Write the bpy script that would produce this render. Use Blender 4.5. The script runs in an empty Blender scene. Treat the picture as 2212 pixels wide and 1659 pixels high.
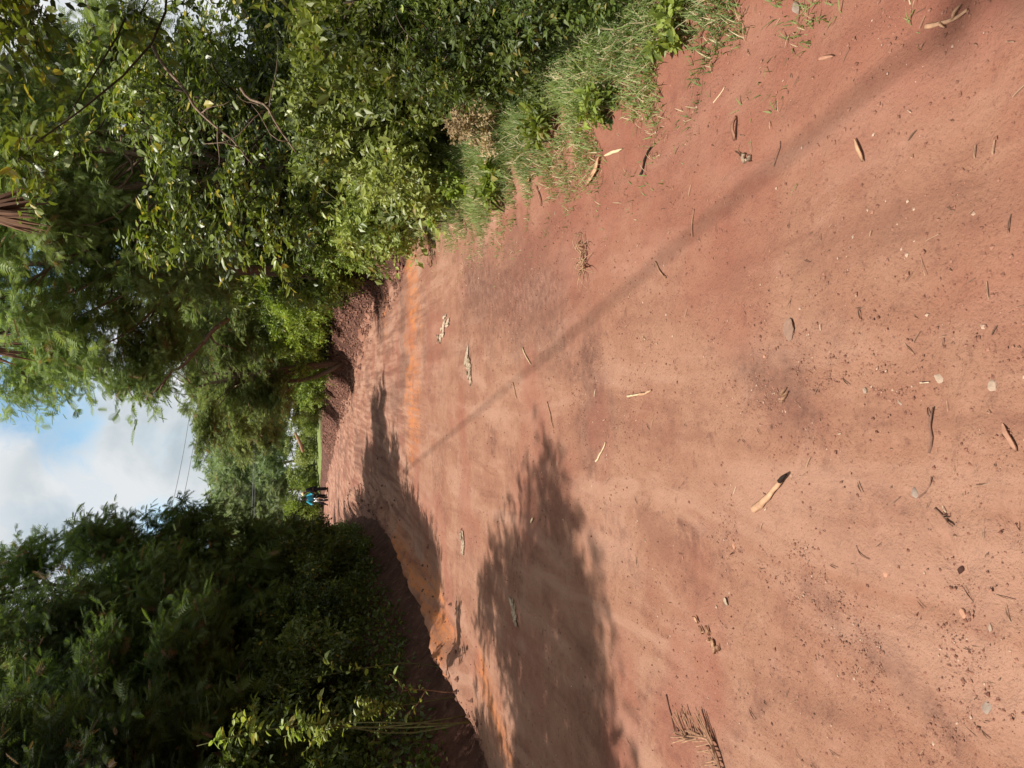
import bpy, math, random
import numpy as np
from mathutils import Matrix, Vector

# ------------------------------------------------------------------ camera, sky, sun, exposure
scene = bpy.context.scene
COL = scene.collection
CAM_H = 1.5
PITCH = math.radians(15.1)
F = 769.0                               # focal length in pixels of a 1024 px wide picture
cam_d = bpy.data.cameras.new("camera")
cam_d.sensor_fit = 'HORIZONTAL'
cam_d.sensor_width = 36.0
cam_d.lens = 36.0 * F / 1024.0
cam_d.clip_start = 0.05
cam_d.clip_end = 3000
cam = bpy.data.objects.new("camera", cam_d)
COL.objects.link(cam)
FW = Vector((0, math.cos(PITCH), -math.sin(PITCH)))
UP = Vector((0, math.sin(PITCH), math.cos(PITCH)))
RT = Vector((1, 0, 0))
m = Matrix.Identity(4)                  # the phone was held on its side: the picture's left is up
for i in range(3):
    m[i][0] = -UP[i]
    m[i][1] = RT[i]
    m[i][2] = -FW[i]
m[2][3] = CAM_H
cam.matrix_world = m
scene.camera = cam

SUN_EL = math.radians(67)
SUN_AZ = math.radians(15)                # how far behind the camera plane the sun stands, on the left
to_sun = Vector((-math.cos(SUN_EL) * math.cos(SUN_AZ), -math.cos(SUN_EL) * math.sin(SUN_AZ), math.sin(SUN_EL)))
sun_d = bpy.data.lights.new("sun", 'SUN')
sun_d.energy = 5.0
sun_d.angle = math.radians(0.7)
sun_d.color = (1.0, 0.93, 0.83)
sun = bpy.data.objects.new("sun", sun_d)
COL.objects.link(sun)
sun.rotation_euler = to_sun.to_track_quat('Z', 'Y').to_euler()
sun.location = (-20, -5, 30)

world = bpy.data.worlds.new("World")
scene.world = world
world.use_nodes = True
wt = world.node_tree
wt.nodes.clear()


class NT:
    """small helper for node trees"""
    def __init__(self, tree):
        self.t = tree

    def n(self, typ, **kw):
        nd = self.t.nodes.new(typ)
        for k, v in kw.items():
            setattr(nd, k, v)
        return nd

    def link(self, a, b):
        self.t.links.new(a, b)

    def val(self, sock, v):
        if hasattr(v, 'is_linked'):
            self.t.links.new(v, sock)
        else:
            sock.default_value = v

    def math(self, op, a, b=None, c=None, clamp=False):
        nd = self.n('ShaderNodeMath', operation=op, use_clamp=clamp)
        self.val(nd.inputs[0], a)
        if b is not None:
            self.val(nd.inputs[1], b)
        if c is not None:
            self.val(nd.inputs[2], c)
        return nd.outputs[0]

    def vmath(self, op, a, b):
        nd = self.n('ShaderNodeVectorMath', operation=op)
        self.val(nd.inputs[0], a)
        self.val(nd.inputs[1], b)
        return nd.outputs['Value'] if op in ('DOT_PRODUCT', 'DISTANCE', 'LENGTH') else nd.outputs['Vector']

    def noise(self, vec, scale, detail=4, rough=0.55, dist=0.0):
        nd = self.n('ShaderNodeTexNoise')
        if vec is not None:
            self.link(vec, nd.inputs['Vector'])
        nd.inputs['Scale'].default_value = scale
        nd.inputs['Detail'].default_value = detail
        nd.inputs['Roughness'].default_value = rough
        nd.inputs['Distortion'].default_value = dist
        return nd.outputs['Fac']

    def rng(self, v, a, b, c=0.0, d=1.0, smooth=False):
        nd = self.n('ShaderNodeMapRange')
        if smooth:
            nd.interpolation_type = 'SMOOTHSTEP'
        self.val(nd.inputs['Value'], v)
        for k, x in zip(('From Min', 'From Max', 'To Min', 'To Max'), (a, b, c, d)):
            nd.inputs[k].default_value = x
        return nd.outputs['Result']

    def mix(self, fac, a, b, mode='MIX'):
        nd = self.n('ShaderNodeMix', data_type='RGBA', blend_type=mode)
        self.val(nd.inputs[0], fac)
        self.val(nd.inputs[6], a if hasattr(a, 'is_linked') else (*a, 1))
        self.val(nd.inputs[7], b if hasattr(b, 'is_linked') else (*b, 1))
        return nd.outputs[2]


# sky: physical sky with a broken cloud layer in it
w = NT(wt)
sky = w.n('ShaderNodeTexSky', sky_type='NISHITA', sun_disc=False)
sky.sun_elevation = SUN_EL
sky.sun_rotation = math.radians(-105)
sky.altitude = 1800
sky.air_density = 1.0
sky.dust_density = 0.6
tc = w.n('ShaderNodeTexCoord').outputs['Generated']
n1 = w.noise(w.vmath('ADD', tc, (0.0, 0.0, 0.0)), 3.4, 6, 0.55, 0.3)
n2 = w.noise(w.vmath('ADD', tc, (3.1, 1.7, 0.4)), 7.0, 8, 0.58, 0.35)


def skyblob(px, py, rad0, rad1):
    r, u = (384 - py * 768 / 1659) / F, (512 - px * 1024 / 2212) / F
    d = (FW + r * RT + u * UP).normalized()
    dist = w.vmath('DISTANCE', w.vmath('NORMALIZE', tc, (0, 0, 0)), tuple(d))
    wob = w.math('ADD', dist, w.math('MULTIPLY', w.math('SUBTRACT', n2, 0.5), 0.16))
    return w.rng(wob, rad0, rad1, 1.0, 0.0, True)


cover = w.rng(n1, 0.34, 0.44, 0.0, 1.0, True)
holes = None
for a in ((85, 850, 0.035, 0.075), (15, 700, 0.05, 0.12), (400, 1200, 0.02, 0.06), (230, 1560, 0.05, 0.12), (330, 560, 0.02, 0.06)):
    b = skyblob(*a)
    holes = b if holes is None else w.math('MAXIMUM', holes, b)
cover = w.math('MULTIPLY', w.math('MAXIMUM', cover, 0.9), w.math('SUBTRACT', 1.0, holes))
shade = w.rng(n2, 0.42, 0.60, 0.0, 1.0, True)
grey_a = skyblob(290, 1075, 0.10, 0.17)
grey_b = skyblob(190, 1130, 0.05, 0.13)
grey = w.math('MAXIMUM', grey_a, grey_b)
shade = w.math('MAXIMUM', w.math('MULTIPLY', shade, 0.55), w.math('MULTIPLY', grey, w.rng(n2, 0.34, 0.56, 0.35, 1.0)))
cloud = w.mix(shade, (7.3, 7.3, 7.3), (3.9, 4.5, 4.9))
skyc = w.mix(1.0, sky.outputs[0], (1.7, 1.75, 1.45), 'MULTIPLY')
bg = w.n('ShaderNodeBackground')
w.link(w.mix(cover, skyc, cloud), bg.inputs['Color'])
bg.inputs['Strength'].default_value = 0.1
w.link(bg.outputs[0], w.n('ShaderNodeOutputWorld').inputs[0])

scene.view_settings.view_transform = 'Standard'
scene.view_settings.look = 'None'
scene.view_settings.gamma = 1.0
scene.view_settings.exposure = 0.38
scene.render.film_transparent = False
scene.cycles.max_bounces = 6
scene.cycles.diffuse_bounces = 3
scene.cycles.transmission_bounces = 4
scene.cycles.use_denoising = True

# ------------------------------------------------------------------ numpy helpers
def hash2(ix, iy, seed):
    h = (ix.astype(np.int64) * 374761393 + iy.astype(np.int64) * 668265263 + seed * 974634777) & 0xFFFFFFFF
    h = ((h ^ (h >> 13)) * 1274126177) & 0xFFFFFFFF
    h = (h ^ (h >> 16)) & 0xFFFFFFFF
    return h / 4294967295.0


def perlin(x, y, seed=0):
    x, y = np.asarray(x, float), np.asarray(y, float)
    ix, iy = np.floor(x), np.floor(y)
    fx, fy = x - ix, y - iy
    u, v = fx * fx * fx * (fx * (fx * 6 - 15) + 10), fy * fy * fy * (fy * (fy * 6 - 15) + 10)

    def g(a, b):
        t = hash2(ix + a, iy + b, seed) * 2 * np.pi
        return np.cos(t) * (fx - a) + np.sin(t) * (fy - b)
    return ((g(0, 0) * (1 - u) + g(1, 0) * u) * (1 - v) + (g(0, 1) * (1 - u) + g(1, 1) * u) * v) * 1.5


def fbm(x, y, seed=0, oct=4):
    s, a = 0, 1.0
    for k in range(oct):
        s = s + a * perlin(x * 2 ** k, y * 2 ** k, seed + k * 7)
        a *= 0.5
    return s


def sstep(a, b, x):
    t = np.clip((x - a) / (b - a), 0, 1)
    return t * t * (3 - 2 * t)


def build(name, V, faces, mat, parent=None, attrs=None, smooth=False):
    """faces: list of (n,k) integer arrays"""
    me = bpy.data.meshes.new(name)
    fill(me, V, faces, attrs, smooth)
    me.materials.append(mat)
    return link(name, me, parent)


def fill(me, V, faces, attrs=None, smooth=False):
    V = np.asarray(V, np.float32)
    faces = [np.asarray(f, np.int32) for f in faces if len(f)]
    me.vertices.add(len(V))
    me.vertices.foreach_set('co', V.ravel())
    nl = sum(f.size for f in faces)
    npoly = sum(len(f) for f in faces)
    me.loops.add(nl)
    me.loops.foreach_set('vertex_index', np.concatenate([f.ravel() for f in faces]))
    me.polygons.add(npoly)
    tot = np.concatenate([np.full(len(f), f.shape[1], np.int32) for f in faces])
    st = np.concatenate([[0], np.cumsum(tot)[:-1]]).astype(np.int32)
    me.polygons.foreach_set('loop_start', st)
    me.polygons.foreach_set('loop_total', tot)
    me.polygons.foreach_set('use_smooth', np.full(npoly, smooth, bool))
    for k, a in (attrs or {}).items():
        at = me.attributes.new(k, 'FLOAT', 'POINT')
        at.data.foreach_set('value', np.asarray(a, np.float32))
    me.update(calc_edges=True)


def link(name, me, parent=None):
    o = bpy.data.objects.new(name, me)
    COL.objects.link(o)
    if parent is not None:
        o.parent = parent
    return o


def tag(o, label=None, cat=None, group=None, kind=None):
    for k, v in (('label', label), ('category', cat), ('group', group), ('kind', kind)):
        if v:
            o[k] = v
    return o


def thing(name, label, cat, loc, rz=0, sc=(1, 1, 1), group=None):
    o = bpy.data.objects.new(name, None)
    COL.objects.link(o)
    o.empty_display_size = 0.1
    o.location = loc
    o.rotation_euler = (0, 0, rz)
    o.scale = sc
    return tag(o, label, cat, group)


def norm(a):
    return a / np.maximum(np.linalg.norm(a, axis=-1, keepdims=True), 1e-9)


def tube(P, R, k=6, cap=True):
    P, R = np.asarray(P, float), np.asarray(R, float)
    n = len(P)
    T = norm(np.gradient(P, axis=0))
    ref = np.array([0.31, 0.95, 0.12]) if abs(T[0][2]) > 0.7 else np.array([0.0, 0.0, 1.0])
    A = norm(np.cross(T, ref))
    B = np.cross(T, A)
    th = np.linspace(0, 2 * np.pi, k, endpoint=False)
    V = P[:, None] + R[:, None, None] * (np.cos(th)[None, :, None] * A[:, None] + np.sin(th)[None, :, None] * B[:, None])
    V = V.reshape(-1, 3)
    i = np.arange(n - 1)[:, None] * k
    j = np.arange(k)[None, :]
    j2 = (j + 1) % k
    Q = np.stack([i + j, i + j2, i + k + j2, i + k + j], -1).reshape(-1, 4)
    fs = [Q]
    if cap:
        V = np.vstack([V, P[:1], P[-1:]])
        a, b = n * k, n * k + 1
        jj = np.arange(k)
        j3 = (jj + 1) % k
        fs.append(np.stack([np.full(k, a), j3, jj], -1))
        fs.append(np.stack([np.full(k, b), (n - 1) * k + jj, (n - 1) * k + j3], -1))
    return V, fs


class Soup:
    """collects vertices and faces of one mesh"""
    def __init__(self):
        self.V, self.F, self.A, self.n = [], [], [], 0

    def add(self, V, faces, tint=0.5):
        V = np.asarray(V, float).reshape(-1, 3)
        self.V.append(V)
        self.A.append(np.broadcast_to(np.asarray(tint, float), (len(V),)))
        for f in faces:
            if len(f):
                self.F.append(np.asarray(f, np.int64) + self.n)
        self.n += len(V)

    def build(self, name, mat, parent=None, smooth=False):
        return build(name, np.vstack(self.V), self.F, mat, parent, {'tint': np.concatenate(self.A)}, smooth)

    def mesh(self, name, mat, smooth=False):
        me = bpy.data.meshes.new(name)
        fill(me, np.vstack(self.V), self.F, {'tint': np.concatenate(self.A)}, smooth)
        me.materials.append(mat)
        return me


# ------------------------------------------------------------------ terrain shape
YL = np.array([-30, 0, 7.4, 10.6, 15.2, 20, 25.6, 34.5, 45, 55, 80, 120])
XLt = np.array([-3.9, -3.6, -3.35, -2.95, -2.85, -3.3, -4.2, -6.0, -9.2, -12.4, -22, -42])
YR = np.array([-30, 0, 2.3, 3.7, 6.3, 9, 12, 13.2, 17, 19.8, 24.6, 38.9, 44.5, 52, 63, 80, 120])
XRt = np.array([1.6, 1.4, 1.24, 1.12, 1.25, 1.7, 2.1, 1.8, 1.8, 1.5, 0.44, -2.3, -3.9, -6.4, -9.5, -15, -34])


def xl(Y):
    return np.interp(Y, YL, XLt) + 0.10 * perlin(np.asarray(Y) * 0.7, np.asarray(Y) * 0 + 3.3, 5)


def xr(Y):
    Y = np.asarray(Y, float)
    return np.interp(Y, YR, XRt) + 0.07 * perlin(Y * 1.9, Y * 0 + 1.3, 6) * np.clip(Y / 4, 0, 1) + 0.03 * perlin(Y * 6, Y * 0 + 8.1, 7)


PITS = [(2065, 1240, 0.035, 0.022), (1965, 1310, 0.03, 0.018), (2185, 1130, 0.03, 0.02), (1577, 1180, 0.04, 0.015),
        (2035, 1185, 0.022, 0.03), (2178, 1300, 0.012, 0.02), (1935, 1640, 0.014, 0.018)]


def pix_ray(px, py):
    r, u = (384 - py * 768 / 1659) / F, (512 - px * 1024 / 2212) / F
    return np.array(FW + r * RT + u * UP)


PIT_XY = []
for px, py, dep, rad in PITS:
    d = pix_ray(px, py)
    t = CAM_H / -d[2]
    PIT_XY.append((d[0] * t, d[1] * t, dep, rad))


def zt(X, Y, fine=True):
    X, Y = np.asarray(X, float), np.asarray(Y, float)
    L, R = xl(Y), xr(Y)
    dl, dr = L - X, X - R
    c = 0.5 * (L + R)
    s = X - c
    z = 0.025 * fbm(X * 0.5, Y * 0.35, 11, 3)
    inroad = sstep(-0.1, 0.4, -dl) * sstep(-0.1, 0.4, -dr)
    if fine:
        # grader ridges running with the road, growing stronger further on
        far = sstep(7, 14, Y + 1.2 * perlin(X * 0.8, Y * 0.4, 44)) * 0.9 + 0.1
        ridg = perlin(s * 2.6, Y * 0.16, 21) * 0.03 + perlin(s * 6.5, Y * 0.3, 22) * 0.014 * sstep(30, 18, Y)
        z = z + ridg * far * inroad
        near = np.exp(-np.clip(Y - 9, 0, 99) / 8)
        rough = sstep(-0.1, 0.5, perlin(X * 0.9, Y * 0.9, 31))
        z = z + near * (0.010 * fbm(X * 3, Y * 3, 13, 3) + (0.0035 + 0.006 * rough) * fbm(X * 16, Y * 16, 14, 2))
        # broken crust and roots along the right verge
        vg = np.exp(-((dr + 0.25) / 0.35) ** 2) * sstep(9, 5, Y)
        z = z + vg * 0.022 * np.abs(perlin(X * 9, Y * 4.0, 51))
        for x0, y0, dep, rad in PIT_XY:
            z = z - dep * np.exp(-((X - x0) ** 2 + (Y - y0) ** 2) / (2 * rad * rad * 0.6)) * (1 + 0.5 * perlin(X * 60, Y * 60, 3))
    # windrow and ditch by the left bank
    win = sstep(6.9, 7.5, Y) * sstep(19, 15, Y)
    wr_ = np.exp(-((dl + 0.42) / 0.22) ** 2)
    z = z + win * wr_ * (0.12 * (1 + 0.6 * perlin(X * 3, Y * 1.4, 61)) + 0.07 * (0.5 - np.abs(perlin(X * 6, Y * 3.5, 63))) + 0.05 * (0.5 - np.abs(perlin(X * 14, Y * 7, 64))))
    z = z - sstep(5.5, 7, Y) * 0.14 * np.exp(-((dl - 0.12) / 0.26) ** 2)
    # a second windrow crossing the road further on
    xw = np.interp(Y, [14, 17, 20, 22, 24, 26, 30], [0.9, 0.3, -0.9, -2.0, -3.4, -4.4, -6.0])
    win2 = sstep(19, 22, Y) * sstep(32, 28, Y)
    z = z + win2 * 0.13 * np.exp(-((X - xw) / 0.45) ** 2) * (1 + 0.5 * perlin(X * 2, Y * 0.6, 62))
    # left bank
    bh = np.interp(Y, [-30, 4, 8, 20, 26, 34, 45, 60], [0.7, 0.7, 0.75, 0.75, 0.6, 0.45, 0.3, 0.25])
    lump = 0.10 * fbm(X * 1.7, Y * 1.7, 71, 3) + 0.09 * (0.5 - np.abs(perlin(X * 4.5, Y * 4.5, 75))) + 0.05 * (0.5 - np.abs(perlin(X * 11, Y * 9, 76)))
    z = z + sstep(0.15, 1.15, dl) * (bh + lump) + sstep(1.0, 7.0, dl) * 0.45
    # right verge, then the mound of pushed-up soil
    z = z + sstep(12.6, 11.0, Y) * (0.10 * sstep(-0.05, 0.45, dr) + 0.35 * sstep(0.5, 3.5, dr))
    mh = np.interp(Y, [12.6, 13.6, 16, 20, 26, 40, 48, 60, 75], [0.0, 0.45, 0.6, 0.58, 0.6, 0.5, 0.4, 0.3, 0.0])
    ed = -0.10 + 0.18 * perlin(Y * 0.55, X * 0 + 2.2, 77)
    z = z + sstep(ed, ed + 0.95, dr) * (mh + lump * 2.0 * np.clip(mh, 0, 1)) + 0.2 * sstep(2, 6, dr) * sstep(12, 15, Y)
    z = z + np.clip((Y - 57) * 0.022, 0, 0.8) * sstep(0.5, 3.0, dr)
    z = z - 0.30 * np.exp(-((dr - 0.25) / 0.35) ** 2 - ((Y - 12.5) / 0.55) ** 2)
    return z


def ground_at(px, py):
    """point of the ground seen at a pixel of the 2212 px wide photograph"""
    d = pix_ray(px, py)
    t = CAM_H / max(-d[2], 0.01)
    for _ in range(8):
        p = d * t
        t = (CAM_H - float(zt(p[0], p[1]))) / max(-d[2], 0.01)
    p = d * t
    return np.array([p[0], p[1], float(zt(p[0], p[1]))])


def at_depth(px, py, Y):
    d = pix_ray(px, py)
    t = Y / d[1]
    return np.array([d[0] * t, Y, CAM_H + d[2] * t])


# ------------------------------------------------------------------ materials
def mat(name):
    mt = bpy.data.materials.new(name)
    mt.use_nodes = True
    mt.node_tree.nodes.clear()
    return mt, NT(mt.node_tree)


def finish(nt, shader):
    nt.link(shader, nt.n('ShaderNodeOutputMaterial').inputs['Surface'])


def principled(nt, col, rough=0.9, spec=0.2, normal=None, metallic=0.0):
    p = nt.n('ShaderNodeBsdfPrincipled')
    nt.val(p.inputs['Base Color'], col if hasattr(col, 'is_linked') else (*col, 1))
    nt.val(p.inputs['Roughness'], rough)
    p.inputs['Specular IOR Level'].default_value = spec
    p.inputs['Metallic'].default_value = metallic
    if normal is not None:
        nt.link(normal, p.inputs['Normal'])
    return p


def attr(nt, name):
    return nt.n('ShaderNodeAttribute', attribute_name=name).outputs['Fac']


def plain(name, col, rough=0.6, spec=0.3, var=0.15, scale=20, metallic=0.0):
    mt, nt = mat(name)
    oc = nt.n('ShaderNodeTexCoord').outputs['Object']
    nz = nt.noise(oc, scale, 4)
    c = nt.mix(nt.rng(nz, 0.3, 0.7), tuple(x * (1 - var) for x in col), tuple(min(1, x * (1 + var)) for x in col))
    finish(nt, principled(nt, c, rough, spec, metallic=metallic).outputs[0])
    return mt


def leafmat(name, ca, cb, cc=None, trans=0.35, rough=0.5, spec=0.35, var=0.22):
    """ca..cb spread over leaves by their tint, cc for the odd turning leaf"""
    mt, nt = mat(name)
    t = attr(nt, 'tint')
    c = nt.mix(nt.rng(t, 0.0, 0.9), ca, cb)
    if cc is not None:
        c = nt.mix(nt.rng(t, 0.93, 0.96), c, cc)
    oi = nt.n('ShaderNodeObjectInfo').outputs['Random']
    hs = nt.n('ShaderNodeHueSaturation')
    nt.link(nt.rng(oi, 0, 1, 0.485, 0.512), hs.inputs['Hue'])
    nt.link(nt.rng(oi, 0, 1, 1 - var, 1 + var), hs.inputs['Value'])
    nt.link(c, hs.inputs['Color'])
    c = hs.outputs['Color']
    p = principled(nt, c, rough, spec)
    tr = nt.n('ShaderNodeBsdfTranslucent')
    tc_ = nt.mix(1.0, c, (1.5, 1.55, 0.75), 'MULTIPLY')
    nt.link(tc_, tr.inputs['Color'])
    mx = nt.n('ShaderNodeMixShader')
    mx.inputs[0].default_value = trans
    nt.link(p.outputs[0], mx.inputs[1])
    nt.link(tr.outputs[0], mx.inputs[2])
    finish(nt, mx.outputs[0])
    return mt


M = {}
M['bark'] = plain('bark', (0.20, 0.14, 0.105), 0.9, 0.1, 0.35, 30)
M['bark_dark'] = plain('dark_bark', (0.07, 0.05, 0.04), 0.9, 0.1, 0.35, 30)
M['stem'] = plain('green_stem', (0.12, 0.12, 0.05), 0.8, 0.1, 0.25, 30)
M['wattle'] = leafmat('feathery_foliage', (0.11, 0.155, 0.05), (0.27, 0.34, 0.13), (0.22, 0.15, 0.07), 0.34, 0.6, 0.25)
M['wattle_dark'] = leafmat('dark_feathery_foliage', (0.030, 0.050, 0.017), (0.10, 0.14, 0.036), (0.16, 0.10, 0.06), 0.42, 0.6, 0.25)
M['broad'] = leafmat('glossy_foliage', (0.022, 0.038, 0.010), (0.19, 0.225, 0.035), (0.34, 0.27, 0.05), 0.30, 0.42, 0.7)
M['shrub'] = leafmat('light_green_foliage', (0.075, 0.115, 0.024), (0.37, 0.44, 0.12), (0.32, 0.27, 0.08), 0.32, 0.42, 0.45)
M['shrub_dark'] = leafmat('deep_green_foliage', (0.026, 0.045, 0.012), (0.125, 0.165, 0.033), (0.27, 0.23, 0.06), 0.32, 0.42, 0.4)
M['dry'] = leafmat('dry_leaves', (0.22, 0.15, 0.09), (0.42, 0.31, 0.19), None, 0.2, 0.8, 0.1)
M['dead'] = leafmat('dead_pods', (0.10, 0.05, 0.035), (0.22, 0.12, 0.08), None, 0.15, 0.8, 0.1)
M['grass'] = leafmat('grass_blades', (0.075, 0.12, 0.035), (0.27, 0.34, 0.12), (0.50, 0.42, 0.27), 0.3, 0.55, 0.25)
M['shrub_mid'] = leafmat('fresh_green_foliage', (0.07, 0.11, 0.022), (0.29, 0.37, 0.07), (0.30, 0.27, 0.08), 0.34, 0.42, 0.4)
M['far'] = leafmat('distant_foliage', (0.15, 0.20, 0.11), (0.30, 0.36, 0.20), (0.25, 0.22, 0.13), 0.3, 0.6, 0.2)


def dirt_material():
    mt, nt = mat('red_dirt')
    oc = nt.n('ShaderNodeTexCoord').outputs['Object']
    big = nt.noise(oc, 0.55, 5, 0.6, 0.4)
    mid = nt.noise(oc, 2.6, 5, 0.65, 0.3)
    fine = nt.noise(oc, 17, 5, 0.7)
    vfine = nt.noise(oc, 90, 4, 0.7)
    sep = nt.n('ShaderNodeMapping')
    sep.inputs['Scale'].default_value = (5.0, 0.32, 1.0)
    nt.link(oc, sep.inputs['Vector'])
    streak = nt.noise(sep.outputs[0], 1.4, 6, 0.65, 0.2)
    c = nt.mix(nt.rng(big, 0.36, 0.64), (0.262, 0.122, 0.079), (0.286, 0.150, 0.101))
    c = nt.mix(nt.rng(mid, 0.40, 0.70), c, (0.325, 0.176, 0.118))
    c = nt.mix(nt.rng(mid, 0.40, 0.24, 0.0, 0.75), c, (0.24, 0.098, 0.068))
    mid2 = nt.noise(oc, 6.5, 6, 0.7, 0.5)
    c = nt.mix(nt.rng(mid2, 0.46, 0.30, 0.0, 0.6), c, (0.20, 0.096, 0.07))
    c = nt.mix(nt.rng(mid2, 0.56, 0.72, 0.0, 0.5), c, (0.385, 0.218, 0.163))
    c = nt.mix(nt.math('MULTIPLY', nt.rng(fine, 0.42, 0.26), 0.85), c, (0.15, 0.072, 0.053))
    c = nt.mix(nt.rng(fine, 0.60, 0.75, 0.0, 0.45), c, (0.40, 0.22, 0.16))
    c = nt.mix(nt.rng(vfine, 0.43, 0.30, 0.0, 0.9), c, (0.12, 0.055, 0.04))
    c = nt.mix(nt.rng(vfine, 0.68, 0.8, 0.0, 0.5), c, (0.52, 0.33, 0.25))
    # what the grader scraped up, further along the road
    grit = nt.math('MULTIPLY', nt.rng(nt.noise(oc, 1.1, 4, 0.6, 0.8), 0.52, 0.66), nt.rng(fine, 0.58, 0.40))
    c = nt.mix(nt.math('MULTIPLY', grit, 0.75), c, (0.145, 0.070, 0.052))
    sep2 = nt.n('ShaderNodeMapping')
    sep2.inputs['Scale'].default_value = (2.6, 0.45, 1.0)
    sep2.inputs['Rotation'].default_value = (0, 0, 0.25)
    nt.link(oc, sep2.inputs['Vector'])
    tracks = nt.noise(sep2.outputs[0], 1.3, 5, 0.6, 0.6)
    c = nt.mix(nt.rng(tracks, 0.50, 0.62, 0.0, 0.65), c, (0.37, 0.212, 0.152))
    c = nt.mix(nt.rng(tracks, 0.46, 0.34, 0.0, 0.7), c, (0.20, 0.094, 0.064))
    far = attr(nt, 'far')
    c = nt.mix(nt.math('MULTIPLY', far, nt.rng(streak, 0.46, 0.64, 0.0, 0.7)), c, (0.40, 0.235, 0.175))
    c = nt.mix(nt.math('MULTIPLY', far, nt.rng(streak, 0.52, 0.34, 0.0, 0.85)), c, (0.165, 0.080, 0.060))
    orange = attr(nt, 'orange')
    c = nt.mix(nt.math('MULTIPLY', orange, nt.math('MULTIPLY', nt.rng(nt.noise(sep.outputs[0], 3.0, 5, 0.7), 0.38, 0.62, 0.05, 0.9), nt.rng(mid2, 0.32, 0.62, 0.45, 1.25))), c, (0.50, 0.175, 0.055))
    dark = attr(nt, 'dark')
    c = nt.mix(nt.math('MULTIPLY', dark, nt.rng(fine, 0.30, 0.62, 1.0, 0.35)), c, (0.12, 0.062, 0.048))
    red = attr(nt, 'red')
    c = nt.mix(nt.math('MULTIPLY', red, nt.rng(mid, 0.25, 0.6, 0.95, 0.5)), c, (0.25, 0.096, 0.067))
    bump = nt.n('ShaderNodeBump')
    bump.inputs['Strength'].default_value = 0.9
    bump.inputs['Distance'].default_value = 0.014
    hh = nt.math('ADD', nt.math('MULTIPLY', fine, 1.0), nt.math('MULTIPLY', vfine, 0.55))
    nt.link(hh, bump.inputs['Height'])
    finish(nt, principled(nt, c, 0.95, 0.1, bump.outputs[0]).outputs[0])
    return mt


def bank_material():
    mt, nt = mat('bank_soil')
    oc = nt.n('ShaderNodeTexCoord').outputs['Object']
    mid = nt.noise(oc, 1.8, 5, 0.65, 0.3)
    fine = nt.noise(oc, 9, 6, 0.7)
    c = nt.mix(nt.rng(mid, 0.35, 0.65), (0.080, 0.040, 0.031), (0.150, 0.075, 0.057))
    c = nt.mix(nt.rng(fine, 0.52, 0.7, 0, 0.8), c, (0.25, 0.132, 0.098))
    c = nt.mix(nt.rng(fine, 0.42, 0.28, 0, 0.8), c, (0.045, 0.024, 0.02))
    litter = nt.mix(nt.rng(fine, 0.4, 0.6), (0.05, 0.06, 0.022), (0.14, 0.12, 0.06))
    c = nt.mix(attr(nt, 'litter'), c, litter)
    c = nt.mix(attr(nt, 'field'), c, nt.mix(nt.rng(mid, 0.3, 0.7), (0.17, 0.22, 0.075), (0.24, 0.28, 0.10)))
    bump = nt.n('ShaderNodeBump')
    bump.inputs['Strength'].default_value = 1.0
    bump.inputs['Distance'].default_value = 0.12
    nt.link(fine, bump.inputs['Height'])
    finish(nt, principled(nt, c, 0.95, 0.08, bump.outputs[0]).outputs[0])
    return mt


M['dirt'] = dirt_material()
M['bank'] = bank_material()

# ------------------------------------------------------------------ ground and road
ys = [0.35]
while ys[-1] < 140:
    ys.append(ys[-1] + max(0.016, 0.0062 * ys[-1]))
ys = np.array([-600, -250, -100, -40, -20, -10, -5, -2, -1, -0.4, 0] + ys + [160, 190, 240, 320, 480, 800, 1400], float)
s_in = np.arange(-5.2, 5.2001, 0.034)
s_mid = np.concatenate([np.arange(5.3, 12, 0.18), np.arange(12, 40, 1.5), [45, 60, 90, 140, 240, 420, 800]])
ss = np.concatenate([-s_mid[::-1], s_in, s_mid])
cen = 0.5 * (np.interp(ys, YL, XLt) + np.interp(ys, YR, XRt))
YY, SS = np.meshgrid(ys, ss, indexing='ij')
XX = cen[:, None] + SS
ZZ = zt(XX, YY)
ny, nx = XX.shape
Vg = np.stack([XX, YY, ZZ], -1).reshape(-1, 3)
idx = np.arange(ny * nx).reshape(ny, nx)
Q = np.stack([idx[:-1, :-1], idx[:-1, 1:], idx[1:, 1:], idx[1:, :-1]], -1).reshape(-1, 4)
Xc, Yc = Vg[Q].mean(1)[:, 0], Vg[Q].mean(1)[:, 1]
road = (Xc > xl(Yc) - 0.12) & (Xc < xr(Yc) + 0.10 + 0.45 * sstep(9, 5, Yc)) & (Yc > -60) & (Yc < 125)


def sub(V, Qs):
    u, inv = np.unique(Qs, return_inverse=True)
    return u, inv.reshape(Qs.shape)


def blob(X, Y, pts, w, streak=0.0, seed=90):
    pts = np.array(pts, float)
    best = np.full(X.shape, 1e9)
    for a, b in zip(pts[:-1], pts[1:]):
        ab = b - a
        t = np.clip(((X - a[0]) * ab[0] + (Y - a[1]) * ab[1]) / (ab @ ab), 0, 1)
        best = np.minimum(best, np.hypot(X - a[0] - t * ab[0], Y - a[1] - t * ab[1]))
    nz = 1 + 0.7 * perlin(X * 2.1, Y * 2.1, seed) + 0.4 * perlin(X * 7, Y * 7, seed + 1)
    return np.clip(1.15 - best / (w * np.clip(nz, 0.25, 2)), 0, 1)


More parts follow.
